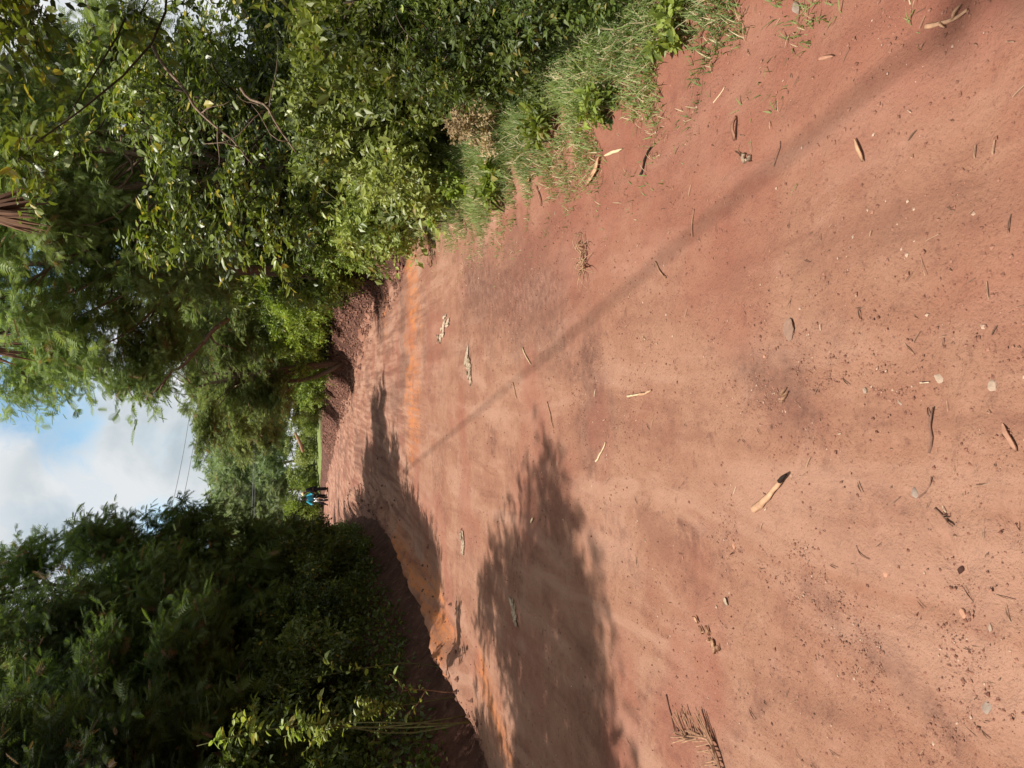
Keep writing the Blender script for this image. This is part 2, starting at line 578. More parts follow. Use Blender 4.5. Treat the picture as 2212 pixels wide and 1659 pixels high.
u, Qr = sub(Vg, Q[road])
Vr = Vg[u]
X, Y = Vr[:, 0], Vr[:, 1]
gp = lambda *pp: [ground_at(a, b)[:2] for a, b in pp]
orange = np.maximum.reduce([
    blob(X, Y, gp((885, 585), (890, 700), (888, 800), (890, 900)), 0.85),
    0.8 * blob(X, Y, gp((845, 590), (830, 690)), 0.4, seed=93),
    blob(X, Y, gp((1000, 1560), (975, 1400), (945, 1300), (905, 1240), (868, 1175)), 0.30, seed=95),
    0.9 * blob(X, Y, gp((1040, 1440), (1095, 1640)), 0.2, seed=97),
    0.7 * blob(X, Y, gp((870, 1150), (905, 1230)), 0.15, seed=99)])
pz = lambda sd, f: perlin(X * f, Y * f, sd)
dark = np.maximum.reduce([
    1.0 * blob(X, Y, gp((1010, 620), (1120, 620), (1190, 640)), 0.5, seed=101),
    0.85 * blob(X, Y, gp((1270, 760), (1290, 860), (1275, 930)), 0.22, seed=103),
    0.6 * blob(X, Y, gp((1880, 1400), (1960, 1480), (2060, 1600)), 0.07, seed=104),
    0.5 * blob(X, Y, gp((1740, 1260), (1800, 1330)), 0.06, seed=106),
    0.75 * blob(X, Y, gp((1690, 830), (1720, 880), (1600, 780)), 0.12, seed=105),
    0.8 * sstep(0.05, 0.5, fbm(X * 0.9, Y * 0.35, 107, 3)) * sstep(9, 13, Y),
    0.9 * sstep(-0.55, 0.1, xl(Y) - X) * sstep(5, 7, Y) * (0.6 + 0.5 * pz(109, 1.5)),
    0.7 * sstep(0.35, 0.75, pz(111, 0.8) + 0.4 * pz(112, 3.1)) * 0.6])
red = np.clip(np.maximum(sstep(0.2, 1.0, X + 0.25 * pz(113, 1.3)) * sstep(7, 3.5, Y),
                         0.7 * sstep(0.1, 0.6, fbm(X * 0.9, Y * 0.9, 114, 3))), 0, 1)
far = sstep(6.5, 13, Y + 2.0 * pz(115, 0.5))
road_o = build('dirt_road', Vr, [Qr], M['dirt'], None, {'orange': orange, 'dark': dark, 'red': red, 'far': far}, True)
tag(road_o, kind='structure')
u, Qb = sub(Vg, Q[~road])
Vb = Vg[u]
X, Y = Vb[:, 0], Vb[:, 1]
Lb, Rb = xl(Y), xr(Y)
litter = np.clip(np.maximum(sstep(1.1, 2.0, Lb - X) * 0.9, sstep(0.1, 0.5, X - Rb) * sstep(12.8, 11.5, Y) * 0.9 + sstep(1.0, 1.8, X - Rb) * 0.8), 0, 1)
field = sstep(50, 58, Y + 3 * pz(116, 0.3)) * sstep(0.9, 1.8, X - Rb)
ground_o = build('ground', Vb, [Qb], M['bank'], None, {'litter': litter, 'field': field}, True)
tag(ground_o, kind='structure')

# ------------------------------------------------------------------ leaf and crown builders
# templates: columns are along the leaf, across it, along its normal
LEAF4 = (np.array([[0, 0, 0], [0.42, 0.27, 0.07], [1, 0, -0.06], [0.42, -0.27, 0.07]]), [[0, 2, 1], [0, 3, 2]])
LEAF7 = (np.array([[0, 0, 0], [0.28, 0.21, 0.06], [0.68, 0.17, 0.03], [1, 0, -0.10], [0.68, -0.17, 0.03], [0.28, -0.21, 0.06], [0.5, 0, 0.0]]),
         [[0, 6, 1], [1, 6, 2], [2, 6, 3], [3, 6, 4], [4, 6, 5], [5, 6, 0]])
NARROW = (np.array([[0, 0, 0], [0.4, 0.12, 0.03], [1, 0, -0.14], [0.4, -0.12, 0.03]]), [[0, 2, 1], [0, 3, 2]])


def frond(pairs=6, wid=0.42, thick=0.050):
    V, Fc = [], []
    for k in range(pairs):
        x = 0.14 + 0.80 * k / pairs
        w_ = wid * (0.62 + 0.38 * math.sin(math.pi * (k + 0.9) / (pairs + 0.6)))
        for sg in (1, -1):
            b = len(V)
            z0 = -0.20 * x * x
            V += [[x - thick, 0.01 * sg, z0], [x + thick * 0.9 + 0.10, sg * w_ * 0.55, z0 + 0.02], [x + 0.22, sg * w_, z0 - 0.07], [x + thick + 0.02, 0.01 * sg, z0]]
            Fc.append([b, b + 1, b + 2, b + 3][::sg])
    b = len(V)
    V += [[0, 0.012, 0], [0.5, 0.012, -0.05], [1.05, 0, -0.22], [0.5, -0.012, -0.05]]
    Fc.append([b, b + 1, b + 2, b + 3])
    return np.array(V), Fc


FROND = frond()
FROND_S = frond(4, 0.45, 0.075)


def leaves(rng, P, D, N, S, T, tint, yellow=0.03):
    D = norm(D)
    N = norm(N - (N * D).sum(-1, keepdims=True) * D)
    W = np.cross(N, D)
    tv, tf = T
    V = P[:, None] + S[:, None, None] * (tv[None, :, 0:1] * D[:, None] + tv[None, :, 1:2] * W[:, None] + tv[None, :, 2:3] * N[:, None])
    k = len(tv)
    Fc = (np.array(tf)[None] + (np.arange(len(P)) * k)[:, None, None]).reshape(-1, len(tf[0]))
    a = np.clip(tint * 0.9, 0, 0.9)
    a = np.where(rng.random(len(P)) < yellow, 1.0, a)
    return V.reshape(-1, 3), Fc, np.repeat(a, k)


def rdir(rng, n):
    return norm(rng.normal(size=(n, 3)))


def clump(soup, wood, rng, c, rad, twigs, per, size, T, out=None, droop=0.25, upb=0.3, tint=0.5, yellow=0.03, flat=0.8, twig_r=0.004, keep=0.6):
    """one leafy clump: twigs radiating from near its middle, leaves along the twigs"""
    c = np.asarray(c, float)
    d = rdir(rng, twigs)
    if out is not None:
        d = d + np.asarray(out) * 0.55
    d[:, 2] = d[:, 2] * flat + upb
    d = norm(d)
    A = c + rdir(rng, twigs) * (rng.random((twigs, 1)) ** 0.5) * rad * 0.55 * np.array([1, 1, flat])
    ln = rad * rng.uniform(0.45, 0.95, twigs)
    uu = np.linspace(0.12, 1.0, per)[None, :] + rng.uniform(-0.06, 0.06, (twigs, per))
    P = A[:, None] + d[:, None] * (ln[:, None] * uu)[..., None]
    P[..., 2] -= droop * ln[:, None] * uu ** 2
    side = norm(np.cross(d, rdir(rng, twigs)))
    sgn = np.where(np.arange(per) % 2 == 0, 1, -1)[None, :, None]
    D = d[:, None] * 0.6 + side[:, None] * sgn * 0.8 + rng.normal(size=(twigs, per, 3)) * 0.35
    D[..., 2] -= droop * 0.8
    N = np.array([-0.25, -0.25, 0.95]) + rng.normal(size=(twigs, per, 3)) * 0.5
    S = size * np.clip(np.exp(rng.normal(-0.05, 0.34, (twigs, per))), 0.35, 1.7)
    tt = np.clip(tint + rng.normal(size=(twigs, 1)) * 0.14 + rng.normal(size=(twigs, per)) * 0.16, 0, 1)
    V, Fc, a = leaves(rng, P.reshape(-1, 3), D.reshape(-1, 3), N.reshape(-1, 3), S.ravel(), T, tt.ravel(), yellow)
    soup.add(V, [Fc], a)
    if wood is not None and twig_r > 0:
        for i in range(twigs):
            if rng.random() < keep:
                q = np.stack([A[i], A[i] + d[i] * ln[i] * 0.5 - np.array([0, 0, droop * ln[i] * 0.25]), A[i] + d[i] * ln[i] - np.array([0, 0, droop * ln[i]])])
                v, f = tube(q, [twig_r, twig_r * 0.7, twig_r * 0.3], 3, False)
                wood.add(v, f)


def limb(wood, rng, a, b, r0, r1, sag=0.0, k=6, n=7, wob=0.06):
    a, b = np.asarray(a, float), np.asarray(b, float)
    t = np.linspace(0, 1, n)[:, None]
    ln = np.linalg.norm(b - a)
    P = a + (b - a) * t
    w1, w2 = rng.normal(size=3), rng.normal(size=3)
    P = P + ln * wob * (np.sin(t * 3.1) * w1 + np.sin(t * 6.3) * w2 * 0.5)
    P[:, 2] += sag * ln * np.sin(t[:, 0] * np.pi)
    R = r0 + (r1 - r0) * t[:, 0] ** 0.8
    v, f = tube(P, R, k)
    wood.add(v, f)
    return P, R


def tree_meshes(name, seed, H, lo, rx, ry, nclump, crad, twigs, per, size, T, lmat, wmat, trunk_r=0.12, stems=1, droop=0.3, yellow=0.03,
                lean=(0, 0), topness=1.0, tint=0.5, twig_r=0.006, shape='dome', keep=0.5, extra_dead=0):
    """returns (trunk mesh, crown mesh); crown volume from height lo to H with half widths rx, ry"""
    rng = np.random.default_rng(seed)
    leafs, wood = Soup(), Soup()
    heads = []
    for s in range(stems):
        a = np.array([rng.uniform(-0.12, 0.12) * stems, rng.uniform(-0.12, 0.12) * stems, -0.3])
        spread = 0.0 if stems == 1 else 0.35
        ang = rng.uniform(0, 6.28)
        top = np.array([lean[0] + spread * rx * math.cos(ang), lean[1] + spread * ry * math.sin(ang), lo + (H - lo) * rng.uniform(0.55, 0.85)])
        P, R = limb(wood, rng, a, top, trunk_r / (stems ** 0.5), trunk_r * 0.25, 0, 8, 12, 0.03)
        heads.append((P, R))
    cs = []
    tries = 0
    while len(cs) < nclump and tries < nclump * 60:
        tries += 1
        p = rng.uniform(-1, 1, 3)
        if shape == 'dome':
            rr = math.hypot(p[0], p[1])
            hz = (p[2] + 1) / 2
            lim = math.sin(math.pi * min(1, 0.22 + 0.78 * hz)) ** 0.7 if hz < 1 else 0
            ok = rr < lim * (0.75 + 0.35 * rng.random())
        elif shape == 'column':
            rr = math.hypot(p[0], p[1])
            hz = (p[2] + 1) / 2
            ok = rr < (1.0 - 0.55 * hz)
        else:
            ok = np.linalg.norm(p) < 1
            hz = (p[2] + 1) / 2
        if not ok:
            continue
        q = np.array([p[0] * rx + lean[0] * hz, p[1] * ry + lean[1] * hz, lo + (H - lo) * hz])
        if any(np.linalg.norm((q - c) / np.array([1, 1, 0.8])) < crad * 0.62 for c in cs):
            continue
        cs.append(q)
    for q in cs:
        P, R = heads[rng.integers(len(heads))]
        dxy = np.linalg.norm(P[:, :2] - q[:2], axis=1)
        want = q[2] - 0.55 * dxy.min() - 0.25
        i = int(np.clip(np.argmin(np.abs(P[:, 2] - want)), 2, len(P) - 1))
        limb(wood, rng, P[i], q, min(R[i] * 0.7, 0.02 + 0.016 * np.linalg.norm(q - P[i])), 0.008, 0.10 * rng.normal(), 5, 7, 0.05)
        out = q - P[i]
        out = out / max(np.linalg.norm(out), 1e-6)
        cr = crad * rng.uniform(0.65, 1.3)
        clump(leafs, wood, rng, q, cr, int(twigs * (cr / crad) ** 2), per, size, T, out, droop, 0.15, np.clip(tint + rng.normal() * 0.27, 0.03, 0.97), yellow, 0.85, twig_r, keep)
    return wood.mesh(name + '_trunk', wmat, True), leafs.mesh(name + '_crown', lmat)


def plant(kind, meshes, label, cat, loc, rz=0.0, sc=(1, 1, 1), group=None, names=('trunk', 'crown')):
    if not hasattr(sc, '__len__'):
        sc = (sc, sc, sc)
    z = float(zt(loc[0], loc[1], False)) if len(loc) == 2 else loc[2]
    o = thing(kind, label, cat, (loc[0], loc[1], z), rz, sc, group)
    for nm, me in zip(names, meshes):
        link(nm, me, o)
    return o


WATTLE = [tree_meshes('wattle', 10 + i, 8.0, (3.3, 2.2, 2.4)[i], 2.3, 2.3, (44, 48, 46)[i], 0.66, 40, 11, 0.155, FROND, M['wattle'], M['bark'], 0.13, 3, 0.35, 0.04, tint=0.55) for i in range(3)]
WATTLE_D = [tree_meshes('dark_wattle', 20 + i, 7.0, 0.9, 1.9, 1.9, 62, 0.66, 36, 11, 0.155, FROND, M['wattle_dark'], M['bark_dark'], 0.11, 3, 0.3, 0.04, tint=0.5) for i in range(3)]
BROAD = [tree_meshes('glossy', 30 + i, 7.5, lo_, 2.1, 2.1, nc_, 0.70, 26, 9, 0.125, LEAF7, M['broad'], M['bark_dark'], 0.07, 2, 0.35, 0.06, tint=0.45) for i, (lo_, nc_) in enumerate(((1.4, 56), (3.6, 34)))]
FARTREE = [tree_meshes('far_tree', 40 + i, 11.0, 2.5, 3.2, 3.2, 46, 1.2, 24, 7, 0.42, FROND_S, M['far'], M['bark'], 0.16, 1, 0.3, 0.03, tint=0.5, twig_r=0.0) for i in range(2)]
BUSH = [tree_meshes('bush', 50 + i, 1.45, 0.12, 0.85, 0.85, 40, 0.30, 26, 9, 0.066, LEAF4, M['shrub'], M['stem'], 0.03, 4, 0.25, 0.03, tint=0.5, twig_r=0.003) for i in range(3)]
BUSH_D = [tree_meshes('deep_bush', 60 + i, 2.3, 0.2, 1.25, 1.25, 50, 0.42, 30, 9, 0.085, LEAF4, M['shrub_dark'], M['bark_dark'], 0.04, 4, 0.25, 0.03, tint=0.5, twig_r=0.004) for i in range(3)]
BUSH_M = []
for st_, fo_ in BUSH_D:
    f2 = fo_.copy()
    f2.materials.clear()
    f2.materials.append(M['shrub_mid'])
    BUSH_M.append((st_, f2))
WEED = [tree_meshes('weed', 80 + i, 0.20, 0.02, 0.15, 0.15, 11, 0.07, 6, 5, 0.055, LEAF7, M['shrub_mid'], M['stem'], 0.006, 3, 0.3, 0.05, tint=0.5, twig_r=0.0015) for i in range(2)]
DRYBUSH = tree_meshes('dry_bush', 70, 0.7, 0.05, 0.32, 0.32, 22, 0.16, 18, 8, 0.04, LEAF4, M['dry'], M['stem'], 0.012, 4, 0.2, 0.0, tint=0.5, twig_r=0.002)

W3, D3, B2 = WATTLE, WATTLE_D, BROAD
NV = ('stems', 'foliage')
# ---- right side of the road
plant('feathery_tree', W3[0], 'tall feathery tree whose boughs hang furthest out over the road', 'tree', (2.45, 15.8), 0.4, (1.3, 1.15, 1.0))
plant('feathery_tree', W3[1], 'tall feathery tree standing just behind the one leaning out over the road', 'tree', (5.2, 18.6), 2.1, (1.2, 1.2, 1.15))
plant('feathery_tree', W3[2], 'feathery tree whose bough ends show above the glossy dark tree', 'tree', (3.7, 14.2), 4.0, (0.95, 0.95, 0.95))
plant('feathery_tree', W3[1], 'smaller feathery tree beyond the overhanging tree, beside the bare sky', 'tree', (0.8, 25.5), 5.0, (1.15, 1.15, 0.72))
plant('feathery_tree', W3[0], 'olive feathery tree between the overhanging tree and the smaller one by the sky', 'tree', (4.4, 23.0), 3.0, (1.1, 1.1, 0.7))
plant('feathery_tree', W3[2], 'feathery tree further back, filling below the smaller tree by the sky', 'tree', (-0.3, 35.0), 1.0, (1.2, 1.2, 0.85))
plant('glossy_tree', B2[0], 'dark broad-leaved tree with glossy leaves shining white in the sun', 'tree', (3.4, 10.9), 0.8, (0.95, 0.95, 0.62))
plant('glossy_tree', B2[1], 'broad-leaved tree with yellowish leaves thinning out against the white sky', 'tree', (4.0, 7.6), 2.6, (0.95, 0.95, 0.70))
plant('glossy_tree', B2[1], 'broad-leaved tree cut off by the edge, above the shaded undergrowth', 'tree', (3.9, 4.9), 4.1, (0.95, 0.95, 0.66))
bush_spots = [
    ((2.45, 7.3), 0, 1.05, 0.3, 'rounded light green bush in full sun, nearest of the sunlit bushes'),
    ((2.35, 8.9), 1, 1.05, 1.7, 'light green bush in the middle of the sunlit row over the verge'),
    ((2.75, 10.6), 2, 1.0, 3.0, 'light green bush trailing shoots at the far end of the sunlit row'),
    ((3.3, 6.6), 2, 1.25, 4.4, 'large light green bush rising behind the nearest sunlit bush'),
    ((3.7, 8.9), 0, 0.95, 5.2, 'tall light green bush rising at the back of the sunlit row'),
]
for (loc, v, s, rz, lb) in bush_spots:
    plant('bush', BUSH[v], lb, 'bush', loc, rz, s, 'sunlit bushes along the grass verge', NV)
plant('bush', BUSH[1], 'half shaded bush with lance-shaped leaves at the upper edge by the grass', 'bush', (3.1, 4.9), 0.9, (0.95, 0.95, 0.9), None, NV)
plant('bush', BUSH_D[0], 'deep green bush in shade between the near bushes and the grass', 'bush', (4.2, 5.6), 2.0, (0.8, 0.8, 0.75), None, NV)
plant('dry_bush', DRYBUSH, 'small dried brown bush standing in the grass below the sunlit bushes', 'bush', (1.85, 5.35), 0.0, (0.62, 0.62, 0.62), None, NV)
deep = [
    ((2.75, 13.3), 0, 0.66, 0.5, 1, 'bright yellow-green bush hanging over the end of the soil mound'),
    ((2.35, 15.1), 1, 0.72, 1.5, 1, 'green bush on the mound, next beyond the yellow-green one'),
    ((2.55, 17.4), 2, 0.85, 2.5, 0, 'tall deep green bush under the overhanging feathery tree'),
    ((2.7, 19.8), 0, 0.9, 3.5, 1, 'bushy green thicket on the mound below the leaning bare limb'),
    ((2.2, 22.4), 1, 0.9, 4.5, 1, 'round bright green bush halfway along the soil mound'),
    ((1.75, 25.2), 2, 1.0, 5.5, 1, 'broad green bush on the mound just before the road bends'),
    ((1.1, 28.3), 0, 1.0, 0.2, 1, 'sunlit bush on the mound where the road begins to bend'),
    ((0.3, 32.0), 1, 1.0, 1.2, 1, 'light bush on the mound beside the brown leaning post'),
    ((-0.6, 36.5), 2, 0.9, 2.2, 1, 'low bush at the far end of the mound, before the green field'),
    ((3.9, 24.0), 1, 1.6, 2.9, 0, 'large dark bush filling the gap behind the mound thicket'),
    ((3.0, 29.5), 2, 1.7, 0.9, 0, 'large bush behind the bend of the mound, under the olive tree'),
    ((4.3, 14.6), 0, 1.35, 4.9, 0, 'dark bush behind the yellow-green bush at the end of the mound'),
    ((4.4, 17.6), 2, 1.6, 1.9, 0, 'dark tall bush behind the deep green one under the feathery tree'),
    ((3.6, 20.8), 1, 1.5, 5.9, 1, 'tall green bush behind the thicket on the mound'),
    ((4.4, 12.2), 1, 1.2, 5.9, 0, 'dark bush in the shadow gap between the glossy tree and the sunlit row'),
]
for (loc, v, s, rz, mid, lb) in deep:
    plant('bush', (BUSH_M if mid else BUSH_D)[v], lb, 'bush', loc, rz, s, 'bushes along the soil mound', NV)
herb = [
    ((2.0, 3.0), 0, 0.36, 0.4, 'low dark leafy herb at the upper edge right behind the grass'),
    ((2.1, 3.7), 1, 0.40, 1.4, 'dark leafy herb in shade, second from the upper edge behind the grass'),
    ((2.08, 4.4), 2, 0.42, 2.4, 'dark leafy herb in shade between the grass and the dried brown bush'),
    ((2.6, 5.1), 0, 0.55, 3.4, 'dark leafy herb standing right behind the dried brown bush'),
    ((2.95, 3.4), 1, 0.6, 4.4, 'taller dark leafy herb in the deep shade at the upper edge'),
]
weeds = [
    ((1.42, 2.75), 0, 0.10, 0.4, 'small green weed in the grass closest to the upper edge'),
    ((1.35, 3.5), 1, 0.11, 1.4, 'small green weed in the grass near the brown branch'),
    ((1.55, 4.3), 2, 0.14, 2.4, 'broad-leaved weed in the middle of the grass verge'),
    ((1.50, 5.6), 0, 0.15, 3.4, 'broad-leaved weed in the grass before the dried brown bush'),
    ((1.75, 6.6), 1, 0.16, 4.4, 'broad-leaved weed where the grass meets the nearest sunlit bush'),
    ((1.80, 8.0), 2, 0.17, 5.4, 'small weed in the thin end of the grass verge'),
]
for (loc, v, s, rz, lb) in weeds:
    plant('weed', WEED[v % 2], lb, 'plant', loc, rz, s * 7.5, 'weeds in the grass verge', NV)
for (loc, v, s, rz, lb) in herb:
    plant('herb', BUSH_D[v], lb, 'plant', loc, rz, s, 'shaded herbs behind the grass', NV)
# ---- far end of the road
for (loc, v, s, rz, lb) in [
    ((-7.5, 66), 0, 0.9, 0.3, 'bright green leafy bush by the field behind the two people'),
    ((-5.0, 62), 1, 0.9, 1.3, 'bright green broad bush at the edge of the small green field'),
    ((-2.5, 57), 2, 1.0, 2.3, 'reddish tipped bush by the field near the leaning post'),
    ((-9.4, 64), 0, 1.35, 4.3, 'green bush straight behind the motorbike rider'),
    ((-11.0, 66), 1, 1.5, 3.3, 'yellow-green bush right behind the head of the standing person'),
]:
    plant('bush', BUSH[v] if s < 1 else BUSH_M[v], lb, 'bush', loc, rz, s * (1.9 if s < 1 else 1.0), 'bushes at the far field', NV)
for i, (x, y, rz, k) in enumerate([(5.2, 1.2, 0.5, 0), (6.0, -2.5, 1.5, 1), (4.6, -6.0, 2.5, 0), (1.5, -9.0, 3.5, 1), (-2.5, -9.5, 4.5, 0), (-6.5, -6.5, 5.5, 1), (-8.5, -1.5, 0.9, 0), (9.0, -6.0, 1.9, 1), (-11, -8, 3.0, 0), (5, -13, 2.2, 1), (-5, -14, 2.2, 0)]):
    plant('glossy_tree', B2[0] if k else W3[2], 'unseen tree added around the photographer to hold back skylight, out of the picture', 'tree', (x, y), rz, (1.3, 1.3, 1.1), 'unseen trees added to hold back skylight')  # added out of view to block skylight and deepen the shadows
fr = random.Random(4)
for i, (x, y, s) in enumerate([(-10, 74, 1.0), (-5, 72, 1.05), (0, 66, 1.0), (-16, 84, 1.0), (-22, 78, 0.95), (4, 60, 1.05), (-1, 82, 1.2), (-9, 95, 1.15), (-28, 92, 1.1), (9, 72, 1.3), (-17, 108, 1.25), (-34, 80, 1.1), (7, 48, 1.1), (-40, 105, 1.3), (-3, 110, 1.3), (12, 90, 1.4), (14, 56, 1.2)]):
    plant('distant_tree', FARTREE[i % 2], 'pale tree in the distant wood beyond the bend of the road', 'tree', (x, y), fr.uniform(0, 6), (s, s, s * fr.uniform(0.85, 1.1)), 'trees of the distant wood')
# ---- left side of the road
left = [
    ((-4.85, 4.3), 2, (1.0, 0.95, 1.02), 0.7, 'dark feathery tree past the picture edge whose shadow tips reach across the road'),
    ((-5.3, 9.7), 0, (1.0, 0.95, 0.80), 0.1, 'dark feathery tree nearest on the shaded bank, behind the sunlit saplings'),
    ((-5.2, 11.3), 1, (1.0, 1.0, 0.78), 1.1, 'dark feathery tree second along the shaded bank, with sky showing through'),
    ((-4.8, 13.4), 2, (1.0, 1.0, 0.92), 2.1, 'dark feathery tree at the middle of the near part of the shaded bank'),
    ((-4.3, 15.6), 0, (1.05, 1.05, 1.17), 3.1, 'tallest feathery tree on the shaded bank, its top leaning towards the sky'),
    ((-5.6, 18.8), 12, (0.9, 0.9, 0.86), 4.1, 'dark feathery tree just beyond the tallest one on the shaded bank'),
    ((-6.9, 22.3), 2, (0.95, 0.95, 0.86), 5.1, 'feathery tree below the drooping broad-leaved branch on the shaded bank'),
    ((-7.2, 26.0), 11, (0.85, 0.85, 0.72), 0.6, 'feathery tree on the shaded bank below the two thin cables'),
    ((-8.2, 30.3), 1, (1.0, 1.0, 0.78), 1.6, 'lower feathery tree near the far end of the shaded bank'),
    ((-8.9, 35.2), 12, (0.85, 0.85, 0.60), 2.6, 'feathery tree second from the far end of the shaded bank'),
    ((-9.3, 40.2), 2, (1.0, 1.0, 0.52), 2.6, 'last low tree of the shaded bank, just before the two people'),
    ((-6.0, 13.9), 10, (0.85, 0.85, 0.86), 1.9, 'lighter olive feathery tree showing between the middle and tallest trees of the bank'),
    ((-8.2, 9.5), 1, (1.1, 1.1, 0.55), 3.6, 'back row tree filling the gap between the near trees of the shaded bank'),
    ((-7.9, 16.5), 2, (1.2, 1.2, 0.95), 4.6, 'back row tree behind the tallest tree of the shaded bank'),
    ((-8.8, 24.5), 0, (1.2, 1.2, 0.9), 5.6, 'back row tree behind the feathery trees under the cables'),
]
plant('glossy_tree', B2[0], 'broad-leaved tree in the left row whose dark drooping top stands against the sky', 'tree', (-5.9, 20.5), 2.0, (0.72, 0.72, 0.74))
plant('glossy_tree', B2[0], 'glossy broad-leaved tree among the feathery trees near the lower left corner', 'tree', (-5.6, 13.0), 3.0, (0.8, 0.8, 0.62))
HIGH = tree_meshes('high_tree', 91, 10.6, 8.6, 1.7, 1.5, 9, 0.55, 12, 9, 0.22, FROND, M['wattle'], M['bark'], 0.08, 1, 0.3, 0.03, lean=(3.0, 3.0), twig_r=0.005)
plant('high_tree', HIGH, 'slender tree leaning over from behind the photographer, its thin crown shading the near road corner', 'tree', (-2.75, -1.5))
for (loc, v, s, rz, lb) in left:
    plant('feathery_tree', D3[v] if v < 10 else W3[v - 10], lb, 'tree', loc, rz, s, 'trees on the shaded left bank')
lbush = [
    ((-4.6, 8.6), 0, 0.8, 'shaded bush on the bank top behind the sunlit saplings'),
    ((-4.05, 10.6), 1, 0.7, 'shaded bush on the bank where the orange windrow starts'),
    ((-3.85, 12.6), 2, 0.7, 'shaded bush on the bank along the middle of the orange windrow'),
    ((-3.75, 14.7), 0, 0.72, 'shaded bush on the bank at the end of the windrow'),
    ((-3.9, 16.9), 1, 0.78, 'shaded bush on the bank below the tallest tree'),
    ((-4.2, 19.4), 2, 0.8, 'bush on the bank with a few sunlit leaves, beyond the tallest tree'),
    ((-4.7, 22.0), 0, 0.8, 'bush hanging its shoots over the ditch, before the dark hollow'),
    ((-5.3, 25.0), 1, 0.72, 'bush on the bank with sunlit leaf tips above the dark hollow'),
    ((-6.2, 28.5), 2, 0.75, 'dense bush right beyond the dark hollow in the bank'),
    ((-7.0, 32.0), 0, 0.8, 'bush overhanging the road edge just before the two people'),
    ((-8.2, 36.5), 1, 0.8, 'leafy bush partly hiding the motorbike rider'),
    ((-5.0, 6.6), 2, 0.75, 'shaded bush at the lower edge, behind the nearest saplings'),
]
for i, (loc, v, s, lb) in enumerate(lbush):
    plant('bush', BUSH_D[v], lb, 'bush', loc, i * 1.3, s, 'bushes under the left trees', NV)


# undergrowth masses behind the rows (uncountable)
def undergrowth(name, pts, n, size, T, lmat, seed, hmax, up=0.5):
    rng = np.random.default_rng(seed)
    soup = Soup()
    pts = np.array(pts, float)
    seg = np.linalg.norm(np.diff(pts[:, :2], axis=0), axis=1)
    cum = np.concatenate([[0], np.cumsum(seg)])
    t = rng.random(n) * cum[-1]
    X = np.interp(t, cum, pts[:, 0])
    Y = np.interp(t, cum, pts[:, 1])
    Wd = np.interp(t, cum, pts[:, 2])
    X = X + rng.uniform(-1, 1, n) * Wd
    Y = Y + rng.normal(size=n) * 0.4
    h = hmax * (0.55 + 0.6 * perlin(X * 0.7, Y * 0.7, seed))
    Z = zt(X, Y, False) + rng.random(n) ** 0.7 * np.clip(h, 0.1, 9)
    P = np.stack([X, Y, Z], -1)
    D = rng.normal(size=(n, 3)) + np.array([0, 0, 0.1])
    N = np.array([0, 0, up]) + rng.normal(size=(n, 3)) * 0.6
    S = size * rng.uniform(0.6, 1.3, n)
    tint = np.clip(0.5 + 0.4 * perlin(X * 1.3, Y * 1.3 + Z, seed + 1) + rng.normal(size=n) * 0.15, 0, 1)
    V, Fc, a = leaves(rng, P, D, N, S, T, tint, 0.03)
    soup.add(V, [Fc], a)
    return tag(soup.build(name, lmat), kind='stuff')


undergrowth('undergrowth', [(-4.9, 4, 0.9), (-4.4, 11, 0.85), (-4.1, 15, 0.85), (-4.5, 20, 0.85), (-6.6, 30, 1.0), (-9.6, 40, 1.2)], 42000, 0.085, LEAF4, M['shrub_dark'], 201, 1.6)
yb_ = np.linspace(4, 38, 18)
undergrowth('undergrowth', [(float(xl(y)) - 0.85, y, 0.45) for y in yb_], 30000, 0.075, LEAF4, M['shrub_dark'], 205, 0.55)
undergrowth('undergrowth', [(3.5, 2.5, 1.2), (4.0, 8, 1.3), (4.6, 12, 1.4), (4.2, 20, 1.3), (2.5, 30, 1.2), (0, 40, 1.2)], 30000, 0.10, LEAF4, M['shrub_dark'], 202, 1.5)
undergrowth('undergrowth', [(-8.5, 4, 1.2), (-8.8, 20, 1.5), (-12, 36, 2)], 26000, 0.16, LEAF4, M['shrub_dark'], 203, 3.4)
undergrowth('undergrowth', [(7.5, 2, 1.2), (7.4, 12, 1.5), (7.4, 22, 1.5), (6, 34, 2)], 22000, 0.17, LEAF4, M['shrub_dark'], 204, 2.8)


